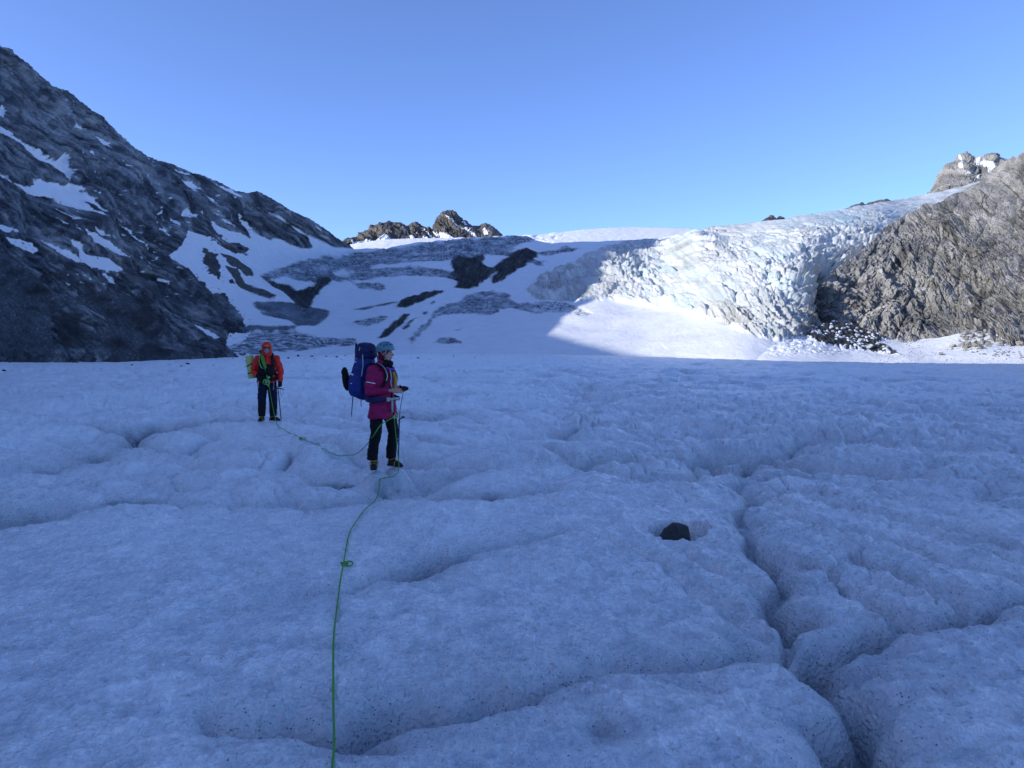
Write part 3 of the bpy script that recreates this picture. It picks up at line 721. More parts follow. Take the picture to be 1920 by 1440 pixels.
    dark = np.where(dk, .55 + .75 * noise2(PX / 4 + PY / 6, PY / 16, 9) + .3 * noise2(PX / 3, PY / 3, 10), 0) + np.where(rockm, .75 * sstep(.18, .5, fbm(sl / 38, up / 26, 3, 182)) * sstep(330, 620, PY), 0)
    dark = np.where(deb, 0, dark)
    # soft black patches near the foot of the left wall
    for (cx, cy, rx_, ry_) in ((303, 598, 9, 22), (222, 645, 28, 12), (190, 560, 16, 9), (60, 548, 26, 7), (305, 655, 8, 10), (85, 420, 14, 8)):
        g = np.exp(-(((qx - cx) / rx_) ** 2 + ((qy - cy) / ry_) ** 2))
        dark = np.maximum(dark, .95 * g * (g > .2) * rockm)
    dirt = (flute * (.35 + .9 * sstep(1440, 1540, PX)) + .35 * sstep(.1, .6, fbm(X / 30, Zz / 12, 3, 191)) + .5 * (band < .10) * (1 - flute) * sstep(-.1, .3, noise2(X / 30, Zz / 20, 192)) + sstep(1500, 1556, PX) * sstep(520, 600, PY))
    dirt += .8 * (1 - sstep(1030, 1200, PX)) * sstep(-.3, .3, fbm(X / 14, Zz / 8, 3, 193))
    dirt = np.where(poly_mask(PX + ja * .5, PY + jb * .5, [(1490,612),(1545,596),(1600,600),(1700,630),(1700,680),(1560,670),(1500,640)]), 1.6, dirt)
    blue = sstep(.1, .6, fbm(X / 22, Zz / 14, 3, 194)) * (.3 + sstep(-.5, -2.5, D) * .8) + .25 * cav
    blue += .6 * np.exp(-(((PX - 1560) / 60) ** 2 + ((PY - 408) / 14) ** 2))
    at = {'snow': snowS, 'ice': iceS, 'dark': np.clip(dark, 0, 1), 'tint': tint, 'dirt': np.clip(dirt, 0, 1.6), 'blue': np.clip(blue, 0, 1)}
    nb = 10
    VB = add_back(V2, nb, .35, .9)
    at = {k_: pad_attr(v_, nb) for k_, v_ in at.items()}
    q = grid_faces(*VB.shape[:2])
    nr, nc = VB.shape[:2]
    fl_ = pad_attr(fall, nb); rk_ = pad_attr(poly_mask(PX, PY, ROCK_POLY), nb)
    cell = lambda m: m[:-1, :-1].ravel()
    mf = cell(fl_); ml = cell(rk_) & ~mf; mb = ~mf & ~ml
    fast_mesh('mountain', VB, q[ml], M_left, True, {k_: at[k_] for k_ in ('snow', 'ice', 'dark', 'tint')})
    fast_mesh('snow_basin', VB, q[mb], M_basin, True, {k_: at[k_] for k_ in ('snow', 'ice', 'dark', 'tint')})
    fast_mesh('icefall', VB, q[mf], M_icefall, True, {k_: at[k_] for k_ in ('tint', 'dirt', 'blue')})
    return PX, PY, V2

# ------------------------------------------------------------------ right cliff
C_TOP = [(1520,540),(1540,520),(1560,506),(1600,482),(1640,448),(1660,425),(1680,412),(1700,402),(1722,392),(1735,380),(1748,384),(1770,372),(1790,362),(1815,352),(1836,342),(1842,328),(1856,320),(1872,305),(1885,300),(1895,291),(1905,296),(1912,289),(1922,284),(1960,262),(2050,205),(2200,130),(2500,20),(2900,-200)]
C_BOT = [(1520,560),(1545,596),(1575,612),(1600,624),(1650,645),(1700,662),(1800,672),(1920,676),(2900,690)]
_c2 = [(1520,560,425),(1560,600,408),(1600,640,386),(1700,665,352),(1800,668,328),(1920,672,306),(2200,680,270),(2600,690,220),(2900,690,190),
       (1545,520,440),(1560,506,455),(1640,448,500),(1700,402,545),(1836,342,530),(1920,286,510),(2050,205,480),(2200,130,440),(2500,20,380),(2900,-200,310),
       (1640,560,425),(1640,500,462),(1740,540,430),(1740,440,490),(1740,610,388),(1840,560,400),(1840,440,460),(1920,560,380),(1920,420,445),(2200,400,360)]
_rc = RBF([(a, b) for a, b, _ in _c2], [math.log(c) for *_, c in _c2])
def build_cliff():
    cols = np.concatenate([np.arange(1520, 1960, .8), np.arange(1962, 2900, 12)])
    PX, PY, V = relief(0, 0, 0, C_TOP, C_BOT, 520, lambda a, b: np.exp(_rc(a, b)), cols=cols)
    n0 = grid_normals(V); n0 = blur(n0, 8, 2); n0 /= np.linalg.norm(n0, axis=-1, keepdims=True)
    n0 *= np.sign(-(n0 * V).sum(-1, keepdims=True)); n0[..., 2] *= .2; n0 /= np.linalg.norm(n0, axis=-1, keepdims=True)
    S = PX * .31; Zz = (660 - PY) * .31          # metres across and up the face
    wob = 4 * fbm(S / 30, Zz / 30, 3, 201)
    # strata fall to the right, ribs stand steep and lean left
    th = radians(33); a = S * cos(th) - Zz * sin(th); b = S * sin(th) + Zz * cos(th)
    ph = radians(68); c = S * cos(ph) + Zz * sin(ph); d = -S * sin(ph) + Zz * cos(ph)
    big = 6 * fbm(S / 50, Zz / 55, 3, 202) + 4 * (ridged((b + wob) / 30, a / 110, 2, 203) - .6)
    w2 = 1.6 * fbm(S / 9, Zz / 9, 3, 215)
    # bedding that falls to the right carries most of the relief; short steep joints cut it into blocks
    r1 = 2.8 * (ridged((b + wob + w2) / 7.5, a / 34, 3, 204, .6) - .5) + .9 * (ridged((d + wob + w2) / 8.0, c / 12, 3, 218, .6) - .5)
    f1, f2, i1 = worley((b + wob + w2) / 3.4, a / 7.5, 205); blk = 2.2 * (i1 - .5) - 1.5 * np.exp(-(f2 - f1) * 9)
    f1, f2, i2 = worley((b + w2 * 1.5) / 1.9, a / 3.0, 206); blk2 = 1.7 * (i2 - .5) - 1.1 * np.exp(-(f2 - f1) * 9)
    f1, f2, i3 = worley((d + w2) / .8, c / 1.3, 207); blk3 = .75 * (i3 - .5)
    bw = b + 1.3 * wob + 2.2 * fbm(a / 16, b / 9, 3, 208); st = (bw / 4.3) % 1.0; sidx = np.floor(bw / 4.3)
    strata = sstep(1740, 1860, PX + (420 - PY) * .9) * sstep(480, 380, PY + (1850 - PX) * .35)
    lay = (1.9 * (st - .5)) * sstep(-.35, .3, noise2(a / 14, bw / 8, 219)) + 1.6 * (_r01(sidx.astype(np.int64), np.floor(a / 9).astype(np.int64), 5) - .5)
    # a few long diagonal clefts
    cl = np.exp(-(np.abs(noise2((b + wob) / 38, a / 200, 209)) * 22)) * 4.5 + np.exp(-(np.abs(noise2((b + wob) / 17, a / 90, 210)) * 18)) * 3.0 + np.exp(-(np.abs(noise2((d + wob) / 20, c / 70, 216)) * 14)) * 3.5
    D = big * .8 + (1 - .75 * strata) * (r1 + blk) + blk2 * (1 - .4 * strata) + blk3 + strata * lay * 1.3 - cl + .35 * fbm(S / .9, Zz / .9, 3, 211, .7)
    topd = PY - np.interp(PX, *zip(*C_TOP))
    D *= .45 + .55 * sstep(0, 30, topd)
    V2 = V + n0 * D[..., None] * .8
    rnd = .5 + .30 * (i2 - .5) + .35 * (i1 - .5) + .25 * (i3 - .5) + .25 * fbm(S / 25, Zz / 25, 3, 212)
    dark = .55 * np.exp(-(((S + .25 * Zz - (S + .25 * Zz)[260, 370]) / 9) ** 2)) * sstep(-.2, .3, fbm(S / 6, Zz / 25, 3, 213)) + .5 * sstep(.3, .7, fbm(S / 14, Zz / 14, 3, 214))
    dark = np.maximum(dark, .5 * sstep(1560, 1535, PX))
    z = np.zeros(PX.shape)
    at = {'snow': z, 'ice': z, 'dark': np.clip(dark, 0, .7), 'tint': rnd}
    nb = 8
    VB = add_back(V2, nb, .3, .8); at = {k: pad_attr(v, nb) for k, v in at.items()}
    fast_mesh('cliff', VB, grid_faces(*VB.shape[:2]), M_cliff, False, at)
    return PX, PY, V2

# ------------------------------------------------------------------ snow apron under the cliff
A_TOP = [(1380,665),(1450,640),(1520,620),(1560,608),(1600,612),(1640,630),(1700,640),(1760,634),(1800,624),(1840,618),(1880,628),(1920,622),(2100,610),(2900,600)]
A_BOT = [(1380,678),(1500,680),(1700,684),(1920,686),(2500,690),(2900,692)]
_c3 = [(1380,680,322),(1500,680,308),(1700,684,304),(1920,686,286),(2500,690,229),(2900,692,200),(1450,640,338),(1520,620,362),(1600,612,386),(1700,640,374),(1800,624,354),(1920,622,338),(2100,610,312),(2900,600,235),(1600,655,342),(1800,655,326),(1700,665,326)]
_ra = RBF([(a, b) for a, b, _ in _c3], [math.log(c) for *_, c in _c3])
def build_apron():
    cols = np.concatenate([np.arange(1380, 1960, 1.2), np.arange(1962, 2900, 12)])
    PX, PY, V = relief(0, 0, 0, A_TOP, A_BOT, 130, lambda a, b: np.exp(_ra(a, b)), cols=cols)
    X, Y = V[..., 0], V[..., 1]
    deb = [(1500,608),(1545,600),(1600,612),(1640,622),(1668,636),(1640,642),(1668,655),(1690,664),(1650,660),(1600,655),(1555,648),(1520,640),(1495,628)]
    j = 5 * fbm(PX / 20, PY / 14, 3, 301); j2 = 4 * fbm(PX / 14, PY / 8, 3, 302)
    dm = poly_mask(PX + j, PY + j2, deb).astype(float); dmS = blur(dm, 3, 2)
    f1, f2, wi = worley(X / 1.6, V[..., 2] / .8 + Y / 2.5, 303)
    ib = sstep(1640, 1560, PX) * sstep(668, 655, PY)            # ice rubble
    D = .8 * fbm(X / 25, Y / 25, 2, 304) + .12 * fbm(X / 3, Y / 3, 3, 305) + dmS * (1.6 + 1.3 * (wi - .5) - .8 * np.exp(-(f2 - f1) * 8)) + ib * (1 - dmS) * (1.0 * (wi - .5))
    D *= sstep(0, 14, np.interp(PX, *zip(*A_BOT)) - PY)
    V[..., 2] += D; V[-1, :, 2] -= 3
    sp1, _, sid = worley(PX / 2.0, PY / 1.3, 306)
    snow = 1 - dm * np.where((wi > .88), 0, 1)
    snow = np.where((sp1 < .4) & (sid > .9) & (PX > 1640) & (noise2(PX / 50, PY / 20, 307) > 0), .0, snow)
    at = {'snow': snow, 'ice': PX * 0, 'dark': .30 * dm * (sid < .6), 'tint': .35 + .6 * (sid - .3)}
    VB = add_back(V, 4, .12, .0); VB[-4:, :, 2] -= np.linspace(4, 20, 4)[:, None]
    at = {k: pad_attr(v, 4) for k, v in at.items()}
    fast_mesh('snow_bank', VB, grid_faces(*VB.shape[:2]), M_basin, True, at)
    return PX, PY, V

# ------------------------------------------------------------------ snow dome and distant peaks
def build_sheet(name, top, bot, dt, db, step, rows, mat, disp, snowpolys=(), allsnow=False, seed=400, stopy=None):
    """dt / db: depth at crest and foot (may be lists along px)"""
    px = np.arange(top[0][0], top[-1][0] + .1, step)
    f = lambda v, p: np.interp(p, *zip(*v)) if isinstance(v, list) else np.full(p.shape, float(v))
    t = np.linspace(0, 1, rows)[:, None]
    yt = f(top, px)[None]; yb = f(bot, px)[None]
    PX = np.broadcast_to(px[None], (rows, len(px))).copy(); PY = yb + (yt - yb) * t
    D = 1 / ((1 - t) / f(db, px)[None] + t / f(dt, px)[None])
    V = P(PX, PY, D)
    n0 = blur(grid_normals(V), 6, 2); n0 /= np.linalg.norm(n0, axis=-1, keepdims=True); n0 *= np.sign(-(n0 * V).sum(-1, keepdims=True))
    X, Zz = V[..., 0], V[..., 2]
    d, tint, dark = disp(PX, PY, V)
    V2 = V + n0 * d[..., None]
    j = 1.6 * fbm(PX / 8, PY / 6, 3, seed)
    sn = np.ones(PX.shape) if allsnow else any_mask(PX + j, PY + j * .6, snowpolys).astype(float)
    at = {'snow': sn, 'ice': PX * 0, 'dark': np.clip(dark, 0, 1), 'tint': tint}
    VB = add_back(V2, 6, .25, .5); at = {k: pad_attr(v, 6) for k, v in at.items()}
    return fast_mesh(name, VB, grid_faces(*VB.shape[:2]), mat, not (not allsnow), at) if allsnow else fast_mesh(name, VB, grid_faces(*VB.shape[:2]), mat, False, at)
def build_far():
    # snow field behind the basin rim
    def dsn(PX, PY, V):
        X, Y = V[..., 0], V[..., 1]
        f1, f2, wi = worley(X / 26, Y / 60, 411)
        cr = sstep(1100, 980, PX) * sstep(820, 880, PX)
        return 3 * fbm(X / 120, Y / 200, 3, 410) * 0 + cr * (3.0 * (wi - .5) - 3 * np.exp(-(f2 - f1) * 6)) + .5 * fbm(X / 12, Y / 30, 3, 412), .5 + 0 * PX, 0 * PX
    build_sheet('snow_field', [(600,466),(640,462),(668,456),(720,449),(770,447),(830,446),(900,444),(935,441),(1005,440),(1040,436),(1100,430),(1150,427),(1200,426),(1260,427),(1310,429),(1340,430),(1400,432)],
                [(600,478),(730,474),(1000,466),(1100,462),(1262,452),(1400,448)], [(600,1500),(1000,1500),(1200,1700),(1400,1500)], [(600,1150),(1000,1120),(1400,1100)], 1.5, 40, M_basin, dsn, allsnow=True)
    def drk(sc, lean=.6, seed=420, amp=1.0):
        def f(PX, PY, V):
            X, Zz = V[..., 0], V[..., 2]
            a = X * cos(lean) - Zz * sin(lean); b = X * sin(lean) + Zz * cos(lean)
            w = sc * .6 * fbm(X / sc / 4, Zz / sc / 4, 3, seed)
            f1, f2, i1 = worley((b + w) / sc, a / sc / 2.4, seed + 1); g1, g2, i2 = worley((b + w) / sc * 2.6, a / sc * 1.2, seed + 2)
            top = sstep(0, 12, PY - PY[-1:])
            d = amp * sc * (.5 * (i1 - .5) + .25 * (i2 - .5) - .3 * np.exp(-(f2 - f1) * 7) + .5 * (ridged((b + w) / sc / 3, a / sc / 8, 2, seed + 3) - .6) + .12 * fbm(X / sc * 4, Zz / sc * 4, 2, seed + 4)) * (.5 + .5 * top)
            return d, .5 + .4 * (i1 - .5) + .3 * (i2 - .5), .3 * (i2 > .8)
        return f
    S6 = lambda l: [(640 + x / 6, 380 + y / 6) for x, y in l]
    top = S6([(-20,440),(60,405),(110,385),(180,370),(240,325),(330,258),(380,255),(430,225),(460,210),(500,220),(545,210),(600,220),(660,222),(720,245),(760,250),(800,225),(840,232),(900,265),(960,290),(985,270),(1020,285),(1040,225),(1070,160),(1110,128),(1155,118),(1190,90),(1230,80),(1290,98),(1340,135),(1400,185),(1450,225),(1480,250),(1540,265),(1590,250),(1625,245),(1690,265),(1740,310),(1785,362),(1800,380)])
    bot = S6([(-20,470),(400,470),(1100,450),(1800,430)])
    sp = [S6(p) for p in [[(120,455),(200,450),(330,435),(420,412),(440,395),(500,388),(545,410),(600,428),(680,445),(740,430),(700,400),(785,440),(765,390),(830,415),(920,435),(900,415),(960,438),(1090,435),(1000,380),(895,308),(940,320),(990,355),(1060,385),(1098,385),(1020,320),(1060,325),(1110,335),(1200,365),(1260,390),(1340,405),(1380,410),(1400,470),(100,490)],
          [(660,288),(680,290),(702,315),(690,308)],[(722,328),(745,340),(792,378),(760,365)],[(838,342),(855,345),(875,372),(860,368)],[(1175,165),(1215,180),(1270,220),(1340,280),(1420,335),(1480,375),(1520,400),(1490,398),(1410,340),(1340,300),(1270,240),(1220,200)],
          [(1370,185),(1400,200),(1435,235),(1400,212)],[(1450,252),(1490,280),(1475,275)],[(1590,340),(1610,330),(1665,378),(1610,385)],[(1645,345),(1670,370),(1650,360)]]]
    build_sheet('distant_peak', top, bot, [(630,2300),(950,2300)], [(630,1950),(950,1950)], .8, 110, M_peak, drk(26, .75, 430, .9), sp)
    S9 = lambda l: [(1720 + x / 9.6, 270 + y / 9.6) for x, y in l]
    top = S9([(200,900),(260,860),(310,740),(360,660),(390,590),(450,460),(500,370),(555,310),(640,290),(700,245),(770,180),(830,135),(900,125),(960,160),(1010,225),(1060,235),(1080,205),(1110,215),(1125,250),(1180,230),(1200,185),(1290,165),(1350,150),(1410,165),(1450,200),(1500,240),(1570,275),(1700,330),(1900,420)])
    bot = [(1740,400),(1920,400)]
    sp = [S9(p) for p in [[(760,200),(800,215),(770,250),(730,235)],[(770,290),(830,280),(820,360),(790,430),(760,440),(770,400),(700,445),(740,380)],[(1010,270),(1100,260),(1240,270),(1330,350),(1400,420),(1300,500),(1210,380),(1100,360),(1040,330)],[(850,590),(900,530),(940,560),(900,590)],[(1010,690),(1060,620),(1110,540),(1160,510),(1130,570),(1080,650),(1040,690)],[(960,600),(990,590),(980,660)]]]
    build_sheet('distant_peak', top, bot, 1250, 1020, .8, 110, M_cliff, drk(10, .5, 440, 1.3), sp)
    build_sheet('distant_peak', [(1420,422),(1433,410),(1440,404),(1448,402),(1456,405),(1466,404),(1478,410),(1500,420)], [(1420,428),(1500,428)], 1500, 1350, .8, 30, M_peak, drk(14, .5, 450, 1.0))
    build_sheet('distant_peak', [(1585,392),(1600,384),(1615,379),(1622,382),(1640,379),(1650,374),(1662,372),(1680,376),(1700,384)], [(1585,400),(1700,400)], 1500, 1350, .8, 30, M_peak, drk(14, .5, 460, 1.2))

# ------------------------------------------------------------------ added high ridge, unseen to the left, shaped to shade the valley
BOUND = [(2600,694),(1920,686),(1700,685),(1400,679),(1300,674),(1170,651),(1100,637),(1045,624),(1000,612),(965,603),(1044,597),(1099,573),(1154,560),(1145,537),(1142,505),(1178,473),(1221,460),(1262,445)]
BD = [220,284,304,313,338,360,392,430,462,486,500,530,520,560,620,715,790,870]
def build_shade_ridge():
    XR = -620.0
    pts = []
    for (px, py), d in zip(BOUND, BD):
        p = P(px, py, d); s = (p[0] - XR) / -SDIR[0]
        q = p + SDIR * s
        pts.append((q[1], q[2]))
    pts.sort()
    ys = [a for a, _ in pts]; zs = [b for _, b in pts]
    Y = np.concatenate([np.arange(-1400, ys[0], 12), np.arange(ys[0], 900, 2.5)])
    H = np.interp(Y, ys, zs)
    H[Y < ys[0]] = zs[0] + 60 * sstep(0, 400, ys[0] - Y[Y < ys[0]])
    H = H + .5 * fbm(Y / 9, Y * 0, 3, 501)
    H = np.where(Y > 860, H - (Y - 860) * 3, H)
    off = np.array([420, 330, 250, 180, 120, 75, 40, 18, 0, -30, -120, -260])
    k = np.array([0, .10, .22, .36, .52, .68, .84, .94, 1, .95, .6, 0])
    XX = XR + off[:, None] + 0 * Y[None]; YY = np.broadcast_to(Y[None], XX.shape)
    ZZ = H[None] * k[:, None]
    w_ = (k < 1)[:, None] * np.minimum(1, np.abs(off)[:, None] / 60)
    ZZ = ZZ + w_ * 9 * fbm(XX / 60, YY / 60, 4, 502)
    # stay below the visible slope where both run side by side
    ZZ = np.where((off[:, None] > 260) & (YY > 60), np.minimum(ZZ, H[None] * .05) - 40, ZZ)
    V = np.stack([XX, YY, ZZ - 2], -1)
    z = np.zeros(XX.shape)
    at = {'snow': (fbm(XX / 90, YY / 60, 3, 503) > .45).astype(float), 'ice': z, 'dark': z, 'tint': z + .5}
    fast_mesh('mountain', V, grid_faces(*V.shape[:2]), M_left, True, at, flip=True)  # unseen ridge added to cast the valley's shadow

def build_back_ridge():
    """added valley wall behind the viewer, for its shade on the ice"""
    T_ = np.linspace(0, 1, 220); X0 = -620 + 1500 * T_; Y0 = -330 - 60 * np.sin(T_ * 5) + 480 * sstep(.72, 1, T_)
    k = np.array([0, .12, .3, .5, .72, .9, 1, .9, .5, 0]); off = np.array([210, 175, 140, 105, 65, 28, 0, -30, -120, -260])
    H = 205 + 40 * fbm(T_ * 9, T_ * 0 + 3, 4, 511)
    dirx = -(X0 - 60) / np.hypot(X0 - 60, Y0); diry = -Y0 / np.hypot(X0 - 60, Y0)
    XX = X0[None] + off[:, None] * dirx[None]; YY = Y0[None] + off[:, None] * diry[None]
    ZZ = H[None] * k[:, None] + (k > 0)[:, None] * 10 * fbm(XX / 40, YY / 40, 4, 512) - 3
    z = np.zeros(XX.shape); at = {'snow': (fbm(XX / 60, YY / 60, 3, 513) > .5).astype(float), 'ice': z, 'dark': z, 'tint': z + .5}
    fast_mesh('mountain', np.stack([XX, YY, ZZ], -1), grid_faces(*XX.shape), M_left, True, at, flip=True)  # unseen ridge added to darken slopes facing the camera
# ------------------------------------------------------------------ things: builders
import bmesh
from mathutils import Matrix, Quaternion, noise as mnoise
V3 = Vector
def link(name, me, mat, parent=None):
    o = bpy.data.objects.new(name, me); COL.objects.link(o)
    if mat is not None: me.materials.append(mat)
    if parent is not None: o.parent = parent
    return o
def root(name, loc, rz, label, cat, group=None):
    o = bpy.data.objects.new(name, None); COL.objects.link(o)
    o.location = loc; o.rotation_euler = (0, 0, rz); o.empty_display_size = .2
    return tagp(o, label, cat, group)
class Shape:
    def __init__(s): s.bm = bmesh.new()
    def tube(s, pts, rad, n=14, flat=None, cap=True):
        """closed tapered tube through points; rad: radius or (rx, ry) per point; flat: reference side vector"""
        pts = [V3(p) for p in pts]
        rads = rad if isinstance(rad, (list, tuple)) and len(rad) == len(pts) else [rad] * len(pts)
        rings = []; prev = None
        for i, p in enumerate(pts):
            t = (pts[min(i + 1, len(pts) - 1)] - pts[max(i - 1, 0)])
            t = t.normalized() if t.length > 1e-9 else V3((0, 0, 1))
            if flat is not None: u = V3(flat)
            elif prev is None: u = V3((1, 0, 0)) if abs(t.x) < .8 else V3((0, 1, 0))
            else: u = prev
            u = (u - t * u.dot(t)).normalized(); v = t.cross(u); prev = u
            r = rads[i]; rx, ry = r if isinstance(r, (list, tuple)) else (r, r)
            rings.append([s.bm.verts.new(p + u * rx * cos(2 * pi * k / n) + v * ry * sin(2 * pi * k / n)) for k in range(n)])
        for a, b in zip(rings[:-1], rings[1:]):
            for k in range(n): s.bm.faces.new((a[k], a[(k + 1) % n], b[(k + 1) % n], b[k]))
        if cap:
            s.bm.faces.new(rings[0][::-1]); s.bm.faces.new(rings[-1])
        return s
    def ell(s, c, r, rot=None, seg=16):
        m = Matrix.Translation(V3(c)) @ (rot.to_matrix().to_4x4() if rot else Matrix.Identity(4)) @ Matrix.Diagonal((*[x for x in (r if isinstance(r, (list, tuple)) else (r, r, r))], 1))
        bmesh.ops.create_uvsphere(s.bm, u_segments=seg, v_segments=max(6, seg // 2 + 2), radius=1, matrix=m); return s
    def box(s, c, size, rot=None, bev=0.0):
        m = Matrix.Translation(V3(c)) @ (rot.to_matrix().to_4x4() if rot else Matrix.Identity(4)) @ Matrix.Diagonal((*size, 1))
        g = bmesh.ops.create_cube(s.bm, size=1, matrix=m)
        if bev:
            es = list({e for v in g['verts'] for e in v.link_edges})
            bmesh.ops.bevel(s.bm, geom=es, offset=bev, segments=2, affect='EDGES', profile=.6)
        return s
    def mesh(s, name, smooth=True):
        bmesh.ops.recalc_face_normals(s.bm, faces=s.bm.faces[:])
        me = bpy.data.meshes.new(name); s.bm.to_mesh(me); s.bm.free()
        for p in me.polygons: p.use_smooth = smooth
        return me
    def build(s, name, mat, parent=None, smooth=True): return link(name, s.mesh(name, smooth), mat, parent)
    def fuse(s, name, mat, parent=None, vox=.008, it=4, wrinkle=0.0, wsc=9.0, seed=0, fold=None):
        """merge everything into one continuous skin"""
        me = s.mesh(name + '_src'); t = bpy.data.objects.new(name + '_src', me); COL.objects.link(t)
        r = t.modifiers.new('r', 'REMESH'); r.mode = 'VOXEL'; r.voxel_size = vox; r.use_smooth_shade = True
        if it: q = t.modifiers.new('s', 'SMOOTH'); q.iterations = it; q.factor = .5
        dg = bpy.context.evaluated_depsgraph_get(); dg.update()
        out = bpy.data.meshes.new_from_object(t.evaluated_get(dg)); out.name = name
        bpy.data.objects.remove(t); bpy.data.meshes.remove(me)
        if wrinkle:
            co = np.empty(len(out.vertices) * 3, np.float32); out.vertices.foreach_get('co', co); co = co.reshape(-1, 3)
            no = np.empty(len(out.vertices) * 3, np.float32); out.vertex_normals.foreach_get('vector', no); no = no.reshape(-1, 3)
            x, y, z = co.T
            ang = np.arctan2(y, x)
            d = wrinkle * (ridged(ang * 1.3 + x * wsc * .5 + seed, z * wsc + y * wsc * .35, 2, 900 + seed) - .6) + wrinkle * .7 * fbm(x * wsc * 1.3 + z * 4, y * wsc * 1.3 - z * wsc * .8, 2, 910 + seed)
            co = co + no * d[:, None]
            out.vertices.foreach_set('co', co.astype(np.float32).ravel()); out.update()
        for p in out.polygons: p.use_smooth = True
        return link(name, out, mat, parent)
def spline(pts, n=8):
    """Catmull-Rom through points"""
    P_ = [V3(p) for p in pts]; P_ = [2 * P_[0] - P_[1]] + P_ + [2 * P_[-1] - P_[-2]]
    out = []
    for i in range(1, len(P_) - 2):
        p0, p1, p2, p3 = P_[i - 1:i + 3]
        for k in range(n):
            t = k / n
            out.append(.5 * ((2 * p1) + (p2 - p0) * t + (2 * p0 - 5 * p1 + 4 * p2 - p3) * t * t + (3 * p1 - p0 - 3 * p2 + p3) * t ** 3))
    out.append(P_[-2]); return out
def simple(name, col, rough=.7, spec=.3, weave=0.0, wscale=300, bump=.15, var=.25, vs=14, metal=0.0):
    m, nt = new_mat(name); vec = objvec(nt)
    n = noise_tex(nt, vs, 5, .6, vec)
    c = mixc(nt, ramp(nt, n, [(.3, 0), (.7, 1)]), tuple(x * (1 - var) for x in col), tuple(min(1, x * (1 + var)) for x in col))
    bs = [(n, bump, .01)]
    if weave: bs.append((noise_tex(nt, wscale, 2, .5, vec), weave, .001))
    finish(nt, c, rough, spec, bs, Metallic=metal)
    return m
M_skin = simple('skin', (.50, .27, .19), .55, .4, var=.12)
M_magenta = simple('magenta_shell_fabric', (.27, .006, .07), .6, .25, .3, var=.12)
M_red = simple('red_shell_fabric', (.62, .024, .012), .55, .3, .3, var=.10)
M_hood = simple('orange_cap_fabric', (.85, .14, .02), .6, .25, var=.08)
M_black = simple('black_fabric', (.007, .008, .010), .85, .25, .3)
M_trouser = simple('black_trouser_fabric', (.005, .0055, .008), .85, .25, .3)
M_navy = simple('navy_trouser_fabric', (.004, .007, .026), .8, .25, .3)
M_blue = simple('blue_pack_fabric', (.007, .026, .17), .6, .3, .4, var=.15)
M_blue2 = simple('dark_blue_pack_fabric', (.005, .012, .075), .6, .3, .4)
M_helmet = simple('teal_helmet_plastic', (.08, .21, .25), .38, .5, var=.05, bump=.02)
M_maroon = simple('maroon_knit', (.16, .012, .035), .9, .1, .5)
M_webbing = simple('grey_webbing', (.33, .36, .34), .7, .3, .5)
M_boot = simple('black_boot_leather', (.007, .007, .009), .6, .4)
M_yel = simple('yellow_strap', (.42, .27, .04), .6, .3)
M_steel = simple('steel', (.42, .43, .44), .35, .5, var=.1, bump=.02, metal=.9)
M_dsteel = simple('dark_anodised_metal', (.05, .055, .065), .4, .5, var=.1, bump=.02, metal=.6)
M_axeblue = simple('blue_axe_grip', (.03, .04, .16), .5, .4)
M_rope = simple('green_rope_sheath', (.10, .33, .06), .8, .2, .5, var=.45, vs=260)
M_sling = simple('bright_green_sling', (.20, .58, .20), .75, .2, var=.2)
M_mat = simple('yellow_green_foam', (.44, .52, .17), .85, .15, var=.06)
M_gpack = simple('dark_green_pack_fabric', (.035, .065, .060), .7, .25, .4)
M_white = simple('white_reflective_band', (.8, .8, .8), .5, .4)
M_glass = simple('dark_glasses_lens', (.02, .025, .035), .12, .6, var=.05, bump=0)
M_buff = simple('grey_blue_neck_gaiter', (.19, .24, .28), .85, .15)
M_purple = simple('purple_cord', (.16, .06, .45), .7, .2)
M_gold = simple('mottled_yellow_cord', (.50, .30, .05), .8, .2, var=.6, vs=90)
M_eye = simple('eye', (.03, .02, .02), .2, .6)
M_lip = simple('lip', (.38, .12, .10), .5, .3)

def hand(S, wrist, d, side, palm_n, curl=.5, thumb=.3, L=.175, hold=None):
    """palm, four unequal bent fingers and a thumb. d: pointing direction, side: towards the thumb, palm_n: out of the palm"""
    w = V3(wrist); d = V3(d).normalized(); n = V3(palm_n); n = (n - d * n.dot(d)).normalized(); s_ = V3(side); s_ = (s_ - d * s_.dot(d) - n * s_.dot(n)).normalized()
    pl = L * .52
    S.tube([w - d * .02, w + d * pl * .35, w + d * pl * .8, w + d * pl], [(.024, .018), (.036, .016), (.041, .015), (.038, .012)], 12, flat=s_)
    for i, (off, ln) in enumerate(((.030, .42), (.010, .47), (-.010, .44), (-.029, .35))):
        p = w + d * (pl - .008) + s_ * off; seg = L * ln / 3 * 1.15; a = .15; pts = [p]; dd = d
        for k in range(3):
            a += curl * (.75, .95, .8)[k]
            dd = (d * cos(a) + n * sin(a)); p = p + dd * seg; pts.append(p)
        r0 = .0088 if i < 3 else .0075
        S.tube(pts, [r0, r0 * .95, r0 * .86, r0 * .7], 8)
    p = w + d * pl * .25 + s_ * .026; td = (d * .62 + s_ * .72 + n * .25).normalized(); p1 = p + td * .038; td2 = (d * (1 - thumb * .3) + s_ * (.35 - thumb * .5) + n * (.3 + thumb)).normalized()
    S.tube([p, p1, p1 + td2 * .028, p1 + td2 * .050], [.014, .0115, .010, .0075], 8)
    return w + d * (pl * .9)
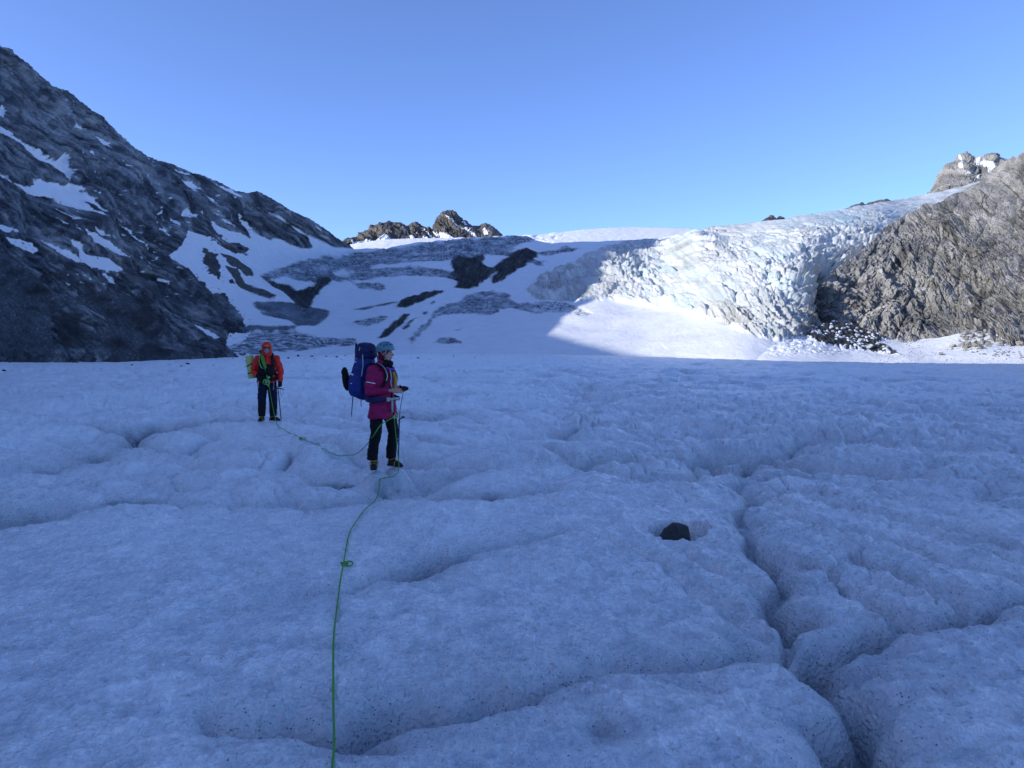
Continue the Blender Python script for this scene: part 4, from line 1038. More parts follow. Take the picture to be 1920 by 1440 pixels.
def head_shape(S, c, k=1.0, yaw=0.0):
    """skull, jaw, nose, brow, lips, ears; face towards +Y turned by yaw"""
    R = Matrix.Rotation(yaw, 3, 'Z'); c = V3(c)
    def q(x, y, z): return c + R @ (V3((x, y, z)) * k)
    rq = R.to_quaternion()
    S.ell(q(0, -.008, .018), (.076 * k, .096 * k, .098 * k), rq, 20)
    S.ell(q(0, .020, -.045), (.058 * k, .070 * k, .068 * k), rq, 16)
    S.ell(q(0, .060, -.088), (.026 * k, .024 * k, .020 * k), rq, 10)
    S.tube([q(0, .080, .012), q(0, .098, -.012), q(0, .110, -.034), q(0, .094, -.043)], [(.008, .010), (.009, .012), (.015, .012), (.008, .006)], 8)
    S.ell(q(0, .074, .022), (.052 * k, .018 * k, .013 * k), rq, 10)
    for sx in (-1, 1):
        S.ell(q(.030 * sx, .072, -.030), (.020 * k, .016 * k, .018 * k), rq, 8)
        S.ell(q(.079 * sx, -.004, -.010), (.009 * k, .018 * k, .030 * k), rq, 8)
    S.ell(q(0, .088, -.066), (.022 * k, .012 * k, .009 * k), rq, 8)
    return q, rq
def boot(parent, foot, heading, label=None, yel=M_yel):
    """boot with crampon; foot: ground point below the ankle, heading: toe direction in the parent's frame"""
    f = V3(foot); h = V3((heading[0], heading[1], 0)).normalized(); s_ = V3((h.y, -h.x, 0)); up = V3((0, 0, 1))
    def q(a, b, c): return f + s_ * a + h * b + up * c
    S = Shape()
    S.tube([q(0, -.035, .20), q(0, -.03, .13), q(0, -.015, .075)], [(.055, .062), (.050, .058), (.050, .066)], 14, flat=s_)
    S.tube([q(0, -.095, .062), q(0, -.04, .068), q(0, .05, .072), q(0, .12, .060), q(0, .178, .048), q(0, .196, .044)], [(.030, .030), (.043, .038), (.047, .042), (.050, .034), (.040, .024), (.018, .014)], 14, flat=s_)
    S.box(q(0, .05, .034), (.088, .285, .022), V3((0, 1, 0)).rotation_difference(h), 0)
    b = S.fuse('boot', M_boot, parent, .007, 3)
    C_ = Shape(); rq = V3((0, 1, 0)).rotation_difference(h)
    C_.box(q(0, .105, .018), (.080, .11, .006), rq); C_.box(q(0, -.055, .018), (.066, .075, .006), rq); C_.box(q(0, .03, .017), (.022, .10, .004), rq)
    for (a, bb) in ((-.036, .155), (.036, .155), (-.04, .075), (.04, .075), (-.03, -.02), (.03, -.02), (-.028, -.085), (.028, -.085)):
        C_.tube([q(a, bb, .022), q(a * 1.05, bb, -.012)], [(.008, .003), (.0015, .001)], 6, flat=h)
    for a in (-.016, .016): C_.tube([q(a, .15, .020), q(a, .20, .016), q(a, .222, .0)], [(.004, .006), (.004, .005), .001], 6)
    C_.build('crampon', M_steel, b)
    Y_ = Shape()
    Y_.tube([q(-.053, .10, .03), q(-.045, .095, .085), q(0, .085, .110), q(.045, .095, .085), q(.053, .10, .03)], [(.007, .003)] * 5, 6)
    Y_.tube(spline([q(-.055, -.04, .05), q(-.063, -.02, .10), q(-.03, .045, .125), q(.03, .045, .125), q(.063, -.02, .10), q(.055, -.04, .05), q(0, -.108, .09), q(-.055, -.04, .05)], 4), [(.006, .003)] * 29, 6)
    Y_.build('crampon_strap', yel, b)
    return b
def ground_z(x, y): return float(glacier_h(np.array([x]), np.array([y]))[0][0])

# ------------------------------------------------------------------ the near climber
def person_magenta():
    th = radians(-25)
    rx, ry = (718 - 960) / FPX * 10.62, 10.62
    gz = 0.0
    p = root('person', (rx, ry, PZ1), th - pi / 2, 'climber in long magenta jacket, black trousers and blue-grey helmet, looking sideways', 'person')
    # body under the clothes, with bare head, neck and right hand
    S = Shape()
    S.tube([(0, -.02, .80), (0, -.02, .95), (0, -.01, 1.15), (0, -.02, 1.33), (0, -.02, 1.42)], [(.14, .10), (.15, .105), (.135, .09), (.165, .10), (.10, .07)], 16, flat=(1, 0, 0))
    S.tube([(0, -.01, 1.38), (0, .010, 1.46), (0, .025, 1.53)], [(.060, .060), (.054, .056), (.052, .056)], 14)
    q, rq = head_shape(S, (0, .045, 1.625), 1.0, radians(24))
    shr, elr, wrr = V3((.185, -.04, 1.385)), V3((.245, -.065, 1.095)), V3((.115, .185, 1.105))
    shl, ell_, wrl = V3((-.185, -.03, 1.385)), V3((-.235, .02, 1.11)), V3((-.055, .235, 1.120))
    for a, b, c in ((shr, elr, wrr), (shl, ell_, wrl)):
        S.tube([a, a.lerp(b, .5), b, b.lerp(c, .4), c], [.050, .045, .038, .037, .026], 12)
        S.tube([V3((0, -.02, 1.38)), a], [.07, .055], 12)
    hr = V3((.085, .275, 1.105)); 
    S.tube([wrr, wrr.lerp(hr, .5)], [.026, .024], 10)
    hand(S, wrr.lerp(hr, .45), (-.28, .95, .0), (0, .15, 1), (-.9, -.3, -.2), .42, .5)
    FR, FL = V3((.150, -.055, 0)), V3((-.150, .055, 0))
    for sx, ft in ((1, FR), (-1, FL)):
        S.tube([(.09 * sx, -.02, .86), (.12 * sx, .01 - .04 * sx, .65), (.140 * sx, .015 - .05 * sx, .47), (ft.x * .97, ft.y - .015, .30), (ft.x, ft.y - .03, .12)], [.062, .062, .050, .048, .036], 14)
    body = S.fuse('body', M_skin, p, .006, 2)
    # eyes and lips
    for sx in (-1, 1):
        E = Shape(); E.ell(q(.030 * sx, .082, .006), (.011, .008, .007), rq, 10); E.build('eye', M_eye, p)
    L_ = Shape(); L_.ell(q(0, .094, -.066), (.020, .009, .006), rq, 10); L_.build('lips', M_lip, p)
    # trousers
    T_ = Shape()
    T_.tube([(0, -.015, .98), (0, -.02, .86), (0, -.01, .78)], [(.155, .12), (.165, .125), (.14, .11)], 18, flat=(1, 0, 0))
    for sx, ft in ((1, FR), (-1, FL)):
        T_.tube([(.085 * sx, -.015 - .01 * sx, .88), (.112 * sx, -.005 - .035 * sx, .74), (.130 * sx, .012 - .045 * sx, .60), (.140 * sx, .022 - .050 * sx, .49), (.146 * sx, .0 - .054 * sx, .38), (ft.x * .98, ft.y - .02, .26), (ft.x, ft.y - .032, .16), (ft.x, ft.y - .03, .135)],
                [.098, .094, .082, .074, .074, .072, .070, .066], 16)
    T_.fuse('trousers', M_trouser, p, .008, 3, .007, 12, 3)
    # jacket
    J = Shape()
    J.tube([(.0, -.005, .715), (0, -.005, .76), (0, -.005, .90), (0, -.01, 1.02), (0, -.012, 1.14), (0, -.02, 1.26), (0, -.025, 1.36), (0, -.02, 1.43), (0, .0, 1.475)],
           [(.232, .190), (.230, .188), (.215, .172), (.190, .150), (.190, .150), (.205, .152), (.200, .135), (.125, .100), (.080, .082)], 28, flat=(1, 0, 0))
    for a, b, c in ((shr, elr, wrr), (shl, ell_, wrl)):
        m_ = b + (b - (a + c) / 2).normalized() * .012
        J.ell(a + V3((0, 0, -.002)), (.076, .078, .070)); J.tube([a - V3((0, 0, .02)), a.lerp(b, .3), a.lerp(b, .75), m_, b.lerp(c, .35), b.lerp(c, .75), b.lerp(c, .97)], [.078, .075, .068, .066, .060, .052, .048], 16)
        J.tube([V3((0, -.02, 1.405)), a + V3((0, 0, -.002))], [.085, .070], 14)
    J.fuse('jacket', M_magenta, p, .008, 7, .010, 10, 5)
    C_ = Shape(); C_.tube([(0, -.01, 1.42), (0, .012, 1.475), (0, .032, 1.525)], [(.092, .090), (.082, .084), (.080, .082)], 20, flat=(1, 0, 0)); C_.fuse('collar', M_magenta, p, .007, 2, .006, 20, 2)
    B_ = Shape(); B_.tube([(0, .022, 1.455), (0, .045, 1.50), (0, .052, 1.535)], [(.078, .082), (.074, .078), (.068, .066)], 18, flat=(1, 0, 0)); B_.ell((-.01, .118, 1.475), (.05, .035, .045)); B_.fuse('neck_gaiter', M_black, p, .007, 2, .008, 24, 8)
    Zp = Shape(); Zp.tube([(0, .178, .735), (.004, .165, .90), (0, .142, 1.05), (0, .140, 1.2), (0, .135, 1.33), (0, .12, 1.42)], [(.012, .012)] * 6, 8, flat=(1, 0, 0)); Zp.build('zip_flap', M_black, p)
    d_ = (elr - shr).normalized(); c_ = shr.lerp(elr, .60); 
    St = Shape(); St.tube([c_ - d_ * .006, c_ + d_ * .006], [.0765, .0765], 24); St.build('sleeve_band', M_white, p)
    # hat, helmet
    Hm = Shape(); Hm.ell(q(0, -.008, .020), (.086, .106, .104), rq, 20); Hm.ell(q(.0, -.045, -.035), (.078, .062, .070), rq, 14)
    for sx in (-1, 1): Hm.ell(q(.066 * sx, .0, -.03), (.022, .035, .040), rq, 10)
    hat = Hm
    bmesh.ops.bisect_plane(hat.bm, geom=hat.bm.verts[:] + hat.bm.edges[:] + hat.bm.faces[:], plane_co=q(0, .070, .03), plane_no=(Matrix.Rotation(radians(24), 3, 'Z') @ V3((0, 1, -.75))).normalized(), clear_outer=True)
    hat.build('beanie', M_maroon, p)
    Hh = Shape(); Hh.ell(q(0, -.004, .052), (.106, .132, .112), rq, 28)
    bmesh.ops.bisect_plane(Hh.bm, geom=Hh.bm.verts[:] + Hh.bm.edges[:] + Hh.bm.faces[:], plane_co=q(0, 0, .030), plane_no=(Matrix.Rotation(radians(24), 3, 'Z') @ V3((0, .16, -1))).normalized(), clear_outer=True)
    helm = Hh.build('helmet', M_helmet, p)
    md = helm.modifiers.new('s', 'SOLIDIFY'); md.thickness = .012; md.offset = -1
    Rm = Shape()
    ring = [q(.108 * cos(a), -.004 + .134 * sin(a), .030 + .16 * .134 * sin(a)) for a in np.linspace(0, 2 * pi, 33)]
    Rm.tube(ring, [.006] * 33, 8); Rm.build('helmet_rim', M_helmet, helm)
    for az_, el_ in ((20, 35), (52, 35), (88, 38), (130, 35), (165, 35), (35, 58), (80, 62), (130, 58), (0, 25), (-28, 35)):
        a = radians(az_); e_ = radians(el_)
        n_ = V3((cos(a) * cos(e_), sin(a) * cos(e_), sin(e_)))
        c0 = q(n_.x * .106, -.004 + n_.y * .132, .052 + n_.z * .112)
        vv = Shape(); rr_ = V3((0, 0, 1)).rotation_difference(Matrix.Rotation(radians(24), 3, 'Z') @ n_); vv.ell(c0, (.018, .008, .004), rr_, 10); vv.build('helmet_vent', M_black, helm)
    Ch = Shape()
    for sx in (-1, 1):
        Ch.tube(spline([q(.100 * sx, .03, .035), q(.090 * sx, .02, -.03), q(.066 * sx, .045, -.085), q(.0, .070, -.122)], 5), [(.009, .003)] * 16, 6)
        Ch.tube(spline([q(.098 * sx, -.06, .030), q(.090 * sx, -.01, -.03), q(.078 * sx, .03, -.065)], 4), [(.008, .003)] * 9, 6)
    Ch.build('chin_strap', M_webbing, p)
    hair = Shape(); hair.ell(q(0, -.07, -.055), (.062, .035, .055), rq, 12); hair.fuse('hair', simple('brown_hair', (.08, .045, .025), .8, .2), p, .008, 2, .005, 40, 4)
    # left hand in a thick black mitt-like glove
    Gl = Shape(); hand(Gl, wrl, (.25, .95, .12), (.2, .1, 1), (.95, -.1, -.3), .55, .5, .20)
    Gl.tube([wrl - V3((.02, .05, .0)), wrl, wrl + V3((.012, .05, .01))], [.050, .047, .036], 12)
    Gl.tube([wrl + V3((0, .03, .0)), wrl + V3((.014, .09, .012)), wrl + V3((.022, .14, .01))], [(.046, .036), (.050, .036), (.036, .026)], 12)
    Gl.fuse('glove', M_black, p, .006, 2)
    # harness showing below the hem and at the chest
    hs = Shape()
    for sx in (-1, 1): hs.tube(spline([(.03 * sx, .12, .80), (.12 * sx, .10, .76), (.205 * sx, .0, .74), (.15 * sx, -.13, .78)], 5), [(.018, .004)] * 16, 6)
    hs.build('harness_loop', M_black, p)
    cords = Shape()
    cords.tube(spline([(.05, .152, 1.40), (.04, .165, 1.30), (.055, .170, 1.20), (.03, .178, 1.12)], 6), [(.014, .006)] * 19, 6)
    cords.build('whistle_sling', M_webbing, p)
    c2 = Shape(); c2.tube(spline([(-.03, .150, 1.36), (-.035, .185, 1.27), (-.02, .195, 1.18), (-.02, .185, 1.10)], 6), [.020] * 19, 8); c2.build('cord_bundle', M_gold, p)
    c3 = Shape(); c3.tube(spline([(-.08, .12, 1.42), (-.03, .165, 1.395), (.04, .165, 1.40), (.09, .12, 1.42)], 6), [.012] * 19, 8); c3.build('neck_cord', M_purple, p)
    boot(p, FR, (.85, .55)); boot(p, FL, (.35, 1))
    # --- backpack -----------------------------------------------------------
    M = Matrix.Translation((rx, ry, PZ1)) @ Matrix.Rotation(th - pi / 2, 4, 'Z')
    b = root('backpack', (rx, ry, PZ1), th - pi / 2, 'tall blue expedition backpack worn by the climber in magenta', 'backpack')
    K = Shape(); K.tube([(0, -.34, .98), (0, -.33, 1.02), (0, -.34, 1.12), (0, -.35, 1.25), (0, -.33, 1.38), (0, -.30, 1.50), (0, -.29, 1.57)], [(.11, .08), (.165, .135), (.18, .155), (.18, .155), (.17, .140), (.160, .13), (.13, .11)], 20, flat=(1, 0, 0))
    K.fuse('pack_body', M_blue, b, .009, 3, .010, 9, 11)
    K = Shape(); K.tube([(0, -.285, 1.55), (0, -.285, 1.60), (0, -.275, 1.68), (0, -.265, 1.745), (0, -.262, 1.765)], [(.155, .125), (.170, .142), (.165, .135), (.135, .105), (.08, .06)], 20, flat=(1, 0, 0)); K.fuse('pack_lid', M_blue2, b, .009, 3, .008, 10, 12)
    K = Shape(); K.tube([(0, -.475, 1.06), (0, -.49, 1.14), (0, -.485, 1.28), (0, -.46, 1.38)], [(.10, .035), (.125, .05), (.12, .045), (.09, .03)], 16, flat=(1, 0, 0)); K.fuse('front_pocket', M_blue, b, .009, 3, .008, 12, 13)
    K = Shape()
    for sx in (-1, 1):
        s1 = Shape(); s1.tube([(.165 * sx, -.34, 1.03), (.185 * sx, -.34, 1.10), (.18 * sx, -.34, 1.24), (.165 * sx, -.335, 1.31)], [(.045, .09), (.052, .115), (.045, .11), (.025, .085)], 14, flat=(1, 0, 0)); s1.fuse('side_pocket', M_blue, b, .009, 3, .006, 14, 14)
        s2 = Shape(); s2.tube(spline([(.09 * sx, -.16, 1.46), (.10 * sx, -.06, 1.475), (.105 * sx, .06, 1.43), (.115 * sx, .135, 1.32), (.135 * sx, .13, 1.22), (.165 * sx, .05, 1.12), (.17 * sx, -.08, 1.05)], 5), [(.032, .012)] * 31, 8); st = s2.fuse('shoulder_strap', M_black, b, .007, 2)
        s3 = Shape(); s3.tube(spline([(.097 * sx, -.02, 1.488), (.11 * sx, .09, 1.43), (.12 * sx, .155, 1.32), (.14 * sx, .15, 1.24)], 5), [(.011, .003)] * 16, 6); s3.build('strap_webbing', M_webbing, st)
        s4 = Shape(); s4.tube(spline([(.12 * sx, -.20, .99), (.20 * sx, -.10, .985), (.235 * sx, .02, .985), (.215 * sx, .10, .985), (.15 * sx, .165, .985)], 5), [(.05, .022)] * 8 + [(.05, .020)] * 5 + [(.035, .014)] * 8, 10, flat=(0, 0, 1)); s4.fuse('hip_belt', M_blue2, b, .008, 2)
        s5 = Shape(); s5.tube([(.172 * sx, -.22, 1.60), (.19 * sx, -.20, 1.45), (.20 * sx, -.22, 1.30)], [(.010, .003)] * 3, 6, flat=(0, 1, 0)); s5.build('compression_strap', M_webbing, b)
    K = Shape(); K.tube(spline([(.15, .168, .985), (.08, .188, .985), (0, .196, .99), (-.08, .190, .985), (-.15, .168, .985)], 5), [(.020, .004)] * 21, 6, flat=(0, 0, 1)); K.build('waist_strap', M_webbing, b)
    K = Shape(); K.box((.14, .180, .985), (.05, .022, .055), Quaternion((0, 0, 1), radians(-28)), .004); K.build('buckle', M_webbing, b)
    K = Shape(); K.tube([(.07, .200, .975), (.075, .205, .90), (.072, .205, .80)], [(.024, .003)] * 3, 6, flat=(1, 0, 0)); K.build('strap_tail', M_webbing, b)
    K = Shape(); K.box((.19, -.40, 1.33), (.012, .075, .022), Quaternion((1, 0, 0), radians(-20)), .002); K.build('pale_tag', M_white, b)
    K = Shape(); K.box((.232, -.37, 1.20), (.006, .022, .010), None, .001); K.build('pale_tag', M_white, b)
    K = Shape(); K.tube(spline([(.168, -.27, 1.70), (.178, -.26, 1.68), (.176, -.275, 1.66), (.170, -.28, 1.67)], 4), [.003] * 13, 6); K.build('lid_cord', M_white, b)
    K = Shape()
    for a in range(5):
        an = radians(90 + a * 72); K.tube([(.178, -.33, 1.50), (.178, -.33 + .016 * cos(an), 1.50 + .016 * sin(an))], [.003, .001], 5)
    K.build('star_emblem', M_white, b)
    K = Shape(); K.tube([(.10, -.30, .985), (.11, -.30, .90), (.105, -.29, .865)], [(.009, .003)] * 3, 6); K.build('hanging_strap', M_black, b)
    # things strapped on
    pl = root('trekking_pole', (rx, ry, PZ1), th - pi / 2, 'thin dark folded trekking pole strapped upright behind the blue backpack', 'trekking pole')
    K = Shape(); K.tube([(.06, -.50, .74), (.06, -.455, 1.20), (.06, -.42, 1.62)], [.0065, .0075, .0085], 8); K.build('shaft', M_dsteel, pl)
    K = Shape(); K.tube([(.06, -.42, 1.62), (.06, -.412, 1.70), (.06, -.408, 1.76)], [.013, .015, .014], 10); K.build('grip', M_black, pl)
    K = Shape(); K.tube([(.06, -.50, .74), (.06, -.503, .70)], [.007, .002], 8); K.build('tip', M_steel, pl)
    po = root('pouch', (rx, ry, PZ1), th - pi / 2, 'slim black bag hanging upright off the far back of the blue backpack', 'bag')
    K = Shape(); K.tube([(.02, -.57, 1.09), (.02, -.59, 1.16), (.02, -.625, 1.28), (.02, -.65, 1.38), (.02, -.652, 1.42)], [(.06, .03), (.08, .05), (.07, .045), (.055, .034), (.03, .018)], 14, flat=(1, 0, 0)); K.fuse('bag_body', M_black, po, .008, 3, .006, 14, 21)
    K = Shape(); K.tube(spline([(.02, -.46, 1.30), (.05, -.55, 1.33), (.075, -.60, 1.25), (.05, -.53, 1.20), (.02, -.46, 1.22)], 4), [(.008, .003)] * 17, 6); K.build('strap', M_black, po)
    return M, p
def ice_axe(name_label, top, bottom, head_dir, leash_to, headlen=.26, gripmat=None):
    """bottom: spike tip, top: head; head_dir: where the pick points"""
    t = V3(top); b = V3(bottom); a = (t - b).normalized(); h = V3(head_dir); h = (h - a * h.dot(a)).normalized(); s_ = a.cross(h)
    r = root('ice_axe', tuple(b), 0, name_label, 'ice axe')
    L = lambda v: v - b
    K = Shape(); K.tube([L(b + a * .07), L(b + a * .3), L(t - a * .02)], [(.012, .008)] * 3, 10, flat=h); K.build('shaft', gripmat or M_dsteel, r)
    K = Shape(); K.tube([L(b), L(b + a * .03), L(b + a * .075)], [.002, (.006, .005), (.012, .008)], 8, flat=h); K.build('spike', M_steel, r)
    K = Shape(); K.tube([L(t - a * .02 - h * .0), L(t + a * .012)], [(.016, .010)] * 2, 8, flat=h)
    K.tube([L(t), L(t + h * .06 + a * .002), L(t + h * .11 - a * .010), L(t + h * .155 - a * .032)], [(.011, .004), (.012, .003), (.010, .003), (.003, .001)], 6, flat=a)
    K.tube([L(t), L(t - h * .05), L(t - h * .085 - a * .012)], [(.010, .004), (.006, .014), (.003, .026)], 6, flat=a)
    K.build('axe_head', M_dsteel, r)
    if leash_to is not None:
        e = V3(leash_to); m = (e + t) / 2
        K = Shape(); K.tube(spline([L(t + a * .01), L(m + h * .012), L(e)], 6), [(.004, .0025)] * 13, 6); K.build('leash', M_black, r)
    return r

# ------------------------------------------------------------------ the far climber
def person_red():
    th = radians(-78); d = 17.3
    rx = (501 - 960) / FPX * d; ry = d
    RZ = th - pi / 2
    p = root('person', (rx, ry, PZ2), RZ, 'climber in red hooded jacket with orange cap peak, facing the camera', 'person')
    S = Shape()
    S.tube([(0, -.0, .84), (0, -.0, 1.0), (0, 0, 1.2), (0, -.01, 1.38), (0, -.01, 1.48)], [(.15, .11), (.16, .115), (.15, .10), (.18, .11), (.11, .075)], 16, flat=(1, 0, 0))
    S.tube([(0, 0, 1.42), (0, .01, 1.52), (0, .02, 1.60)], [.062, .056, .055], 12)
    q, rq = head_shape(S, (0, .035, 1.675), 1.02, radians(6))
    shr, elr, wrr = V3((.205, 0, 1.44)), V3((.285, -.01, 1.14)), V3((.185, .19, 1.04))
    shl, ell_, wrl = V3((-.205, 0, 1.44)), V3((-.285, .0, 1.14)), V3((-.285, .06, .90))
    for a, b, c in ((shr, elr, wrr), (shl, ell_, wrl)):
        S.tube([a, a.lerp(b, .5), b, b.lerp(c, .4), c], [.052, .046, .040, .038, .028], 12); S.tube([V3((0, 0, 1.42)), a], [.07, .055], 12)
    FR, FL = V3((.130, .02, 0)), V3((-.115, -.03, 0))
    for sx, ft in ((1, FR), (-1, FL)):
        S.tube([(.10 * sx, 0, .90), (.11 * sx, .03, .68), (.115 * sx, .03, .50), (ft.x, ft.y - .01, .30), (ft.x, ft.y - .03, .12)], [.09, .075, .054, .052, .038], 12)
    S.fuse('body', M_skin, p, .007, 2)
    g = Shape(); g.tube([q(-.075, .055, .012), q(-.040, .092, .010), q(0, .098, .012), q(.040, .092, .010), q(.075, .055, .012)], [(.018, .006), (.022, .008), (.012, .006), (.022, .008), (.018, .006)], 10, flat=(0, 0, 1)); g.build('glasses', M_glass, p)
    bf = Shape(); bf.tube([q(0, .035, -.135), q(0, .035, -.085), q(0, .040, -.040), q(0, .046, -.020)], [(.075, .075), (.070, .074), (.068, .074), (.058, .062)], 16, flat=(1, 0, 0)); bf.fuse('neck_gaiter', M_buff, p, .007, 2, .003, 30, 3)
    T_ = Shape(); T_.tube([(0, 0, 1.06), (0, 0, .92), (0, .0, .83)], [(.165, .125), (.18, .135), (.15, .12)], 18, flat=(1, 0, 0))
    for sx, ft in ((1, FR), (-1, FL)):
        T_.tube([(.088 * sx, 0, .94), (.105 * sx, .015, .76), (.118 * sx, .035, .60), (.122 * sx, .035, .50), (.122 * sx, .015, .40)], [.108, .104, .096, .090, .082], 16)
    T_.fuse('trousers', M_navy, p, .008, 3, .009, 12, 7)
    for sx, ft in ((1, FR), (-1, FL)):
        G_ = Shape(); G_.tube([(.122 * sx, .015, .44), (.124 * sx, .005, .34), (ft.x, ft.y - .01, .24), (ft.x, ft.y - .02, .13)], [.086, .088, .084, .076], 16); G_.fuse('gaiter', M_black, p, .008, 2, .006, 14, 8)
    J = Shape()
    J.tube([(0, 0, .90), (0, 0, .95), (0, 0, 1.06), (0, 0, 1.2), (0, -.005, 1.34), (0, -.01, 1.44), (0, 0, 1.52)], [(.20, .155), (.205, .16), (.20, .155), (.205, .155), (.215, .15), (.15, .11), (.09, .09)], 24, flat=(1, 0, 0))
    for a, b, c in ((shr, elr, wrr), (shl, ell_, wrl)):
        J.ell(a + V3((0, 0, -.005)), (.084, .084, .074)); J.tube([a - V3((0, 0, .025)), a.lerp(b, .4), b + V3((.01 if b.x > 0 else -.01, -.01, 0)), b.lerp(c, .4), b.lerp(c, .96)], [.084, .082, .074, .068, .056], 16); J.tube([V3((0, 0, 1.44)), a + V3((0, 0, -.005))], [.09, .074], 14)
    J.fuse('jacket', M_red, p, .008, 8, .012, 10, 9)
    # hood: shell open at the face
    H = Shape(); H.ell(q(0, -.018, .020), (.112, .130, .128), rq, 24); H.tube([q(0, .0, -.16), q(0, .012, -.10), q(0, .0, -.04)], [(.105, .098), (.108, .105), (.108, .118)], 18, flat=(1, 0, 0))
    hood = H.fuse('hood', M_red, p, .008, 3, .004, 16, 2)
    import bmesh as _b
    bm = _b.new(); bm.from_mesh(hood.data)
    fc = V3(q(0, .10, -.012))
    Ri = rq.inverted()
    kill = [v for v in bm.verts if ((Ri @ (v.co - fc)).x / .064) ** 2 + ((Ri @ (v.co - fc)).z / .098) ** 2 < 1 and (Ri @ (v.co - fc)).y > -.055]
    _b.ops.delete(bm, geom=kill, context='VERTS'); bm.to_mesh(hood.data); bm.free()
    md = hood.modifiers.new('s', 'SOLIDIFY'); md.thickness = .010; md.offset = -1
    cp = Shape(); cp.ell(q(0, .0, .045), (.084, .104, .080), rq, 16); cp.tube([q(0, .085, .062), q(0, .120, .052), q(0, .150, .038)], [(.066, .010), (.062, .006), (.040, .003)], 12, flat=rq @ V3((1, 0, 0))); cp.fuse('cap', M_hood, p, .007, 2)
    v = Shape(); v.tube([(.03, .115, 1.01), (.03, .130, 1.12), (.035, .128, 1.24), (.035, .118, 1.31)], [(.155, .045), (.165, .05), (.155, .045), (.12, .035)], 18, flat=(1, 0, 0)); v.fuse('chest_panel', M_black, p, .008, 3, .008, 14, 4)
    for (w_, dd, sd, nn, cu) in ((wrr, (-.45, .55, -.55), (-.6, .3, .5), (-.2, -.6, -.5), .5), (wrl, (.05, .25, -1), (.2, 1, .1), (.9, 0, .1), .85)):
        G_ = Shape(); hand(G_, w_, dd, sd, nn, cu, .5, .20); D_ = V3(dd).normalized(); G_.tube([w_ - D_ * .05, w_, w_ + D_ * .04, w_ + D_ * .10], [.050, .046, (.046, .032), (.048, .028)], 12); G_.fuse('glove', M_black, p, .006, 2)
    hs = Shape(); hs.tube(spline([(-.17, .10, .955), (0, .172, .95), (.17, .10, .955), (.20, -.03, .96)], 6), [(.024, .006)] * 19, 6, flat=(0, 0, 1)); hs.build('harness', M_black, p)
    sl_ = Shape()
    for sx, z0 in ((.19, .86), (-.14, .80)): sl_.tube(spline([(sx, .10, .95), (sx * 1.08, .12, z0), (sx * .98, .11, z0 - .08), (sx * .94, .10, .94)], 5), [.006] * 16, 6)
    sl_.build('gear_sling', M_webbing, p)
    boot(p, FR, (.15, 1)); boot(p, FL, (-.95, .75))
    M = Matrix.Translation((rx, ry, PZ2)) @ Matrix.Rotation(RZ, 4, 'Z')
    b = root('backpack', (rx, ry, PZ2), RZ, 'dark green backpack worn by the climber in red', 'backpack')
    K = Shape(); K.tube([(.02, -.26, .98), (.02, -.27, 1.05), (.02, -.28, 1.25), (.02, -.26, 1.42), (.02, -.245, 1.54), (.02, -.24, 1.575)], [(.14, .10), (.17, .13), (.18, .14), (.17, .13), (.16, .12), (.10, .08)], 18, flat=(1, 0, 0)); K.fuse('pack_body', M_gpack, b, .010, 3, .010, 9, 4)
    K = Shape(); K.ell((.05, -.20, 1.60), (.15, .11, .055)); K.fuse('pack_lid', M_gpack, b, .010, 2, .008, 12, 6)
    for sx in (-1, 1):
        s2 = Shape(); s2.tube(spline([(.085 * sx, -.14, 1.50), (.10 * sx, -.02, 1.535), (.12 * sx, .10, 1.47), (.135 * sx, .158, 1.34), (.15 * sx, .165, 1.20), (.19 * sx, .08, 1.08), (.19 * sx, -.1, 1.02)], 5), [(.036, .012)] * 31, 8); s2.fuse('shoulder_strap', M_black, b, .007, 2)
    K = Shape(); K.tube(spline([(.19, -.14, 1.0), (.215, .0, .985), (.15, .15, .985), (0, .185, .985), (-.15, .15, .985), (-.215, 0, .985), (-.19, -.14, 1.0)], 5), [(.04, .014)] * 31, 8, flat=(0, 0, 1)); K.fuse('hip_belt', M_black, b, .008, 2)
    K = Shape(); K.tube([(.225, -.14, 1.0), (.235, -.10, .93), (.232, -.10, .88)], [(.012, .003)] * 3, 6); K.build('hanging_strap', M_black, b)
    c_ = root('camera_pouch', (rx, ry, PZ2), RZ, 'rounded black pouch on the chest of the climber in red', 'pouch')
    K = Shape(); K.tube([(-.085, .215, 1.06), (-.085, .225, 1.10), (-.085, .225, 1.20), (-.085, .215, 1.25)], [(.06, .035), (.095, .06), (.098, .062), (.07, .04)], 16, flat=(1, 0, 0)); K.fuse('pouch_body', M_black, c_, .008, 3, .005, 16, 5)
    K = Shape(); K.tube(spline([(-.17, .18, 1.22), (-.19, .12, 1.34), (-.14, .08, 1.46)], 5), [(.010, .003)] * 11, 6); K.build('strap', M_black, c_)
    K = Shape(); K.box((-.065, .20, 1.02), (.02, .01, .03), Quaternion((0, 1, 0), .5), .002); K.build('clip', M_white, c_)
    # rolled foam mat on the pack's side
    m_ = root('sleeping_mat', (rx, ry, PZ2), RZ, 'rolled yellow-green foam mat strapped upright to the dark green backpack', 'sleeping mat')
    A, B = V3((.345, -.17, .985)), V3((.405, -.17, 1.50)); ax = (B - A)
    K = Shape(); n = 26; R_ = .088
    K.tube([A, A + ax * .01, A + ax * .99, B], [R_ * .96, R_, R_, R_ * .96], 26)
    K.build('foam_roll', M_mat, m_)
    K = Shape(); sp_ = []
    ax_n = ax.normalized(); u_ = V3((1, 0, 0)); u_ = (u_ - ax_n * u_.dot(ax_n)).normalized(); v_ = ax_n.cross(u_)
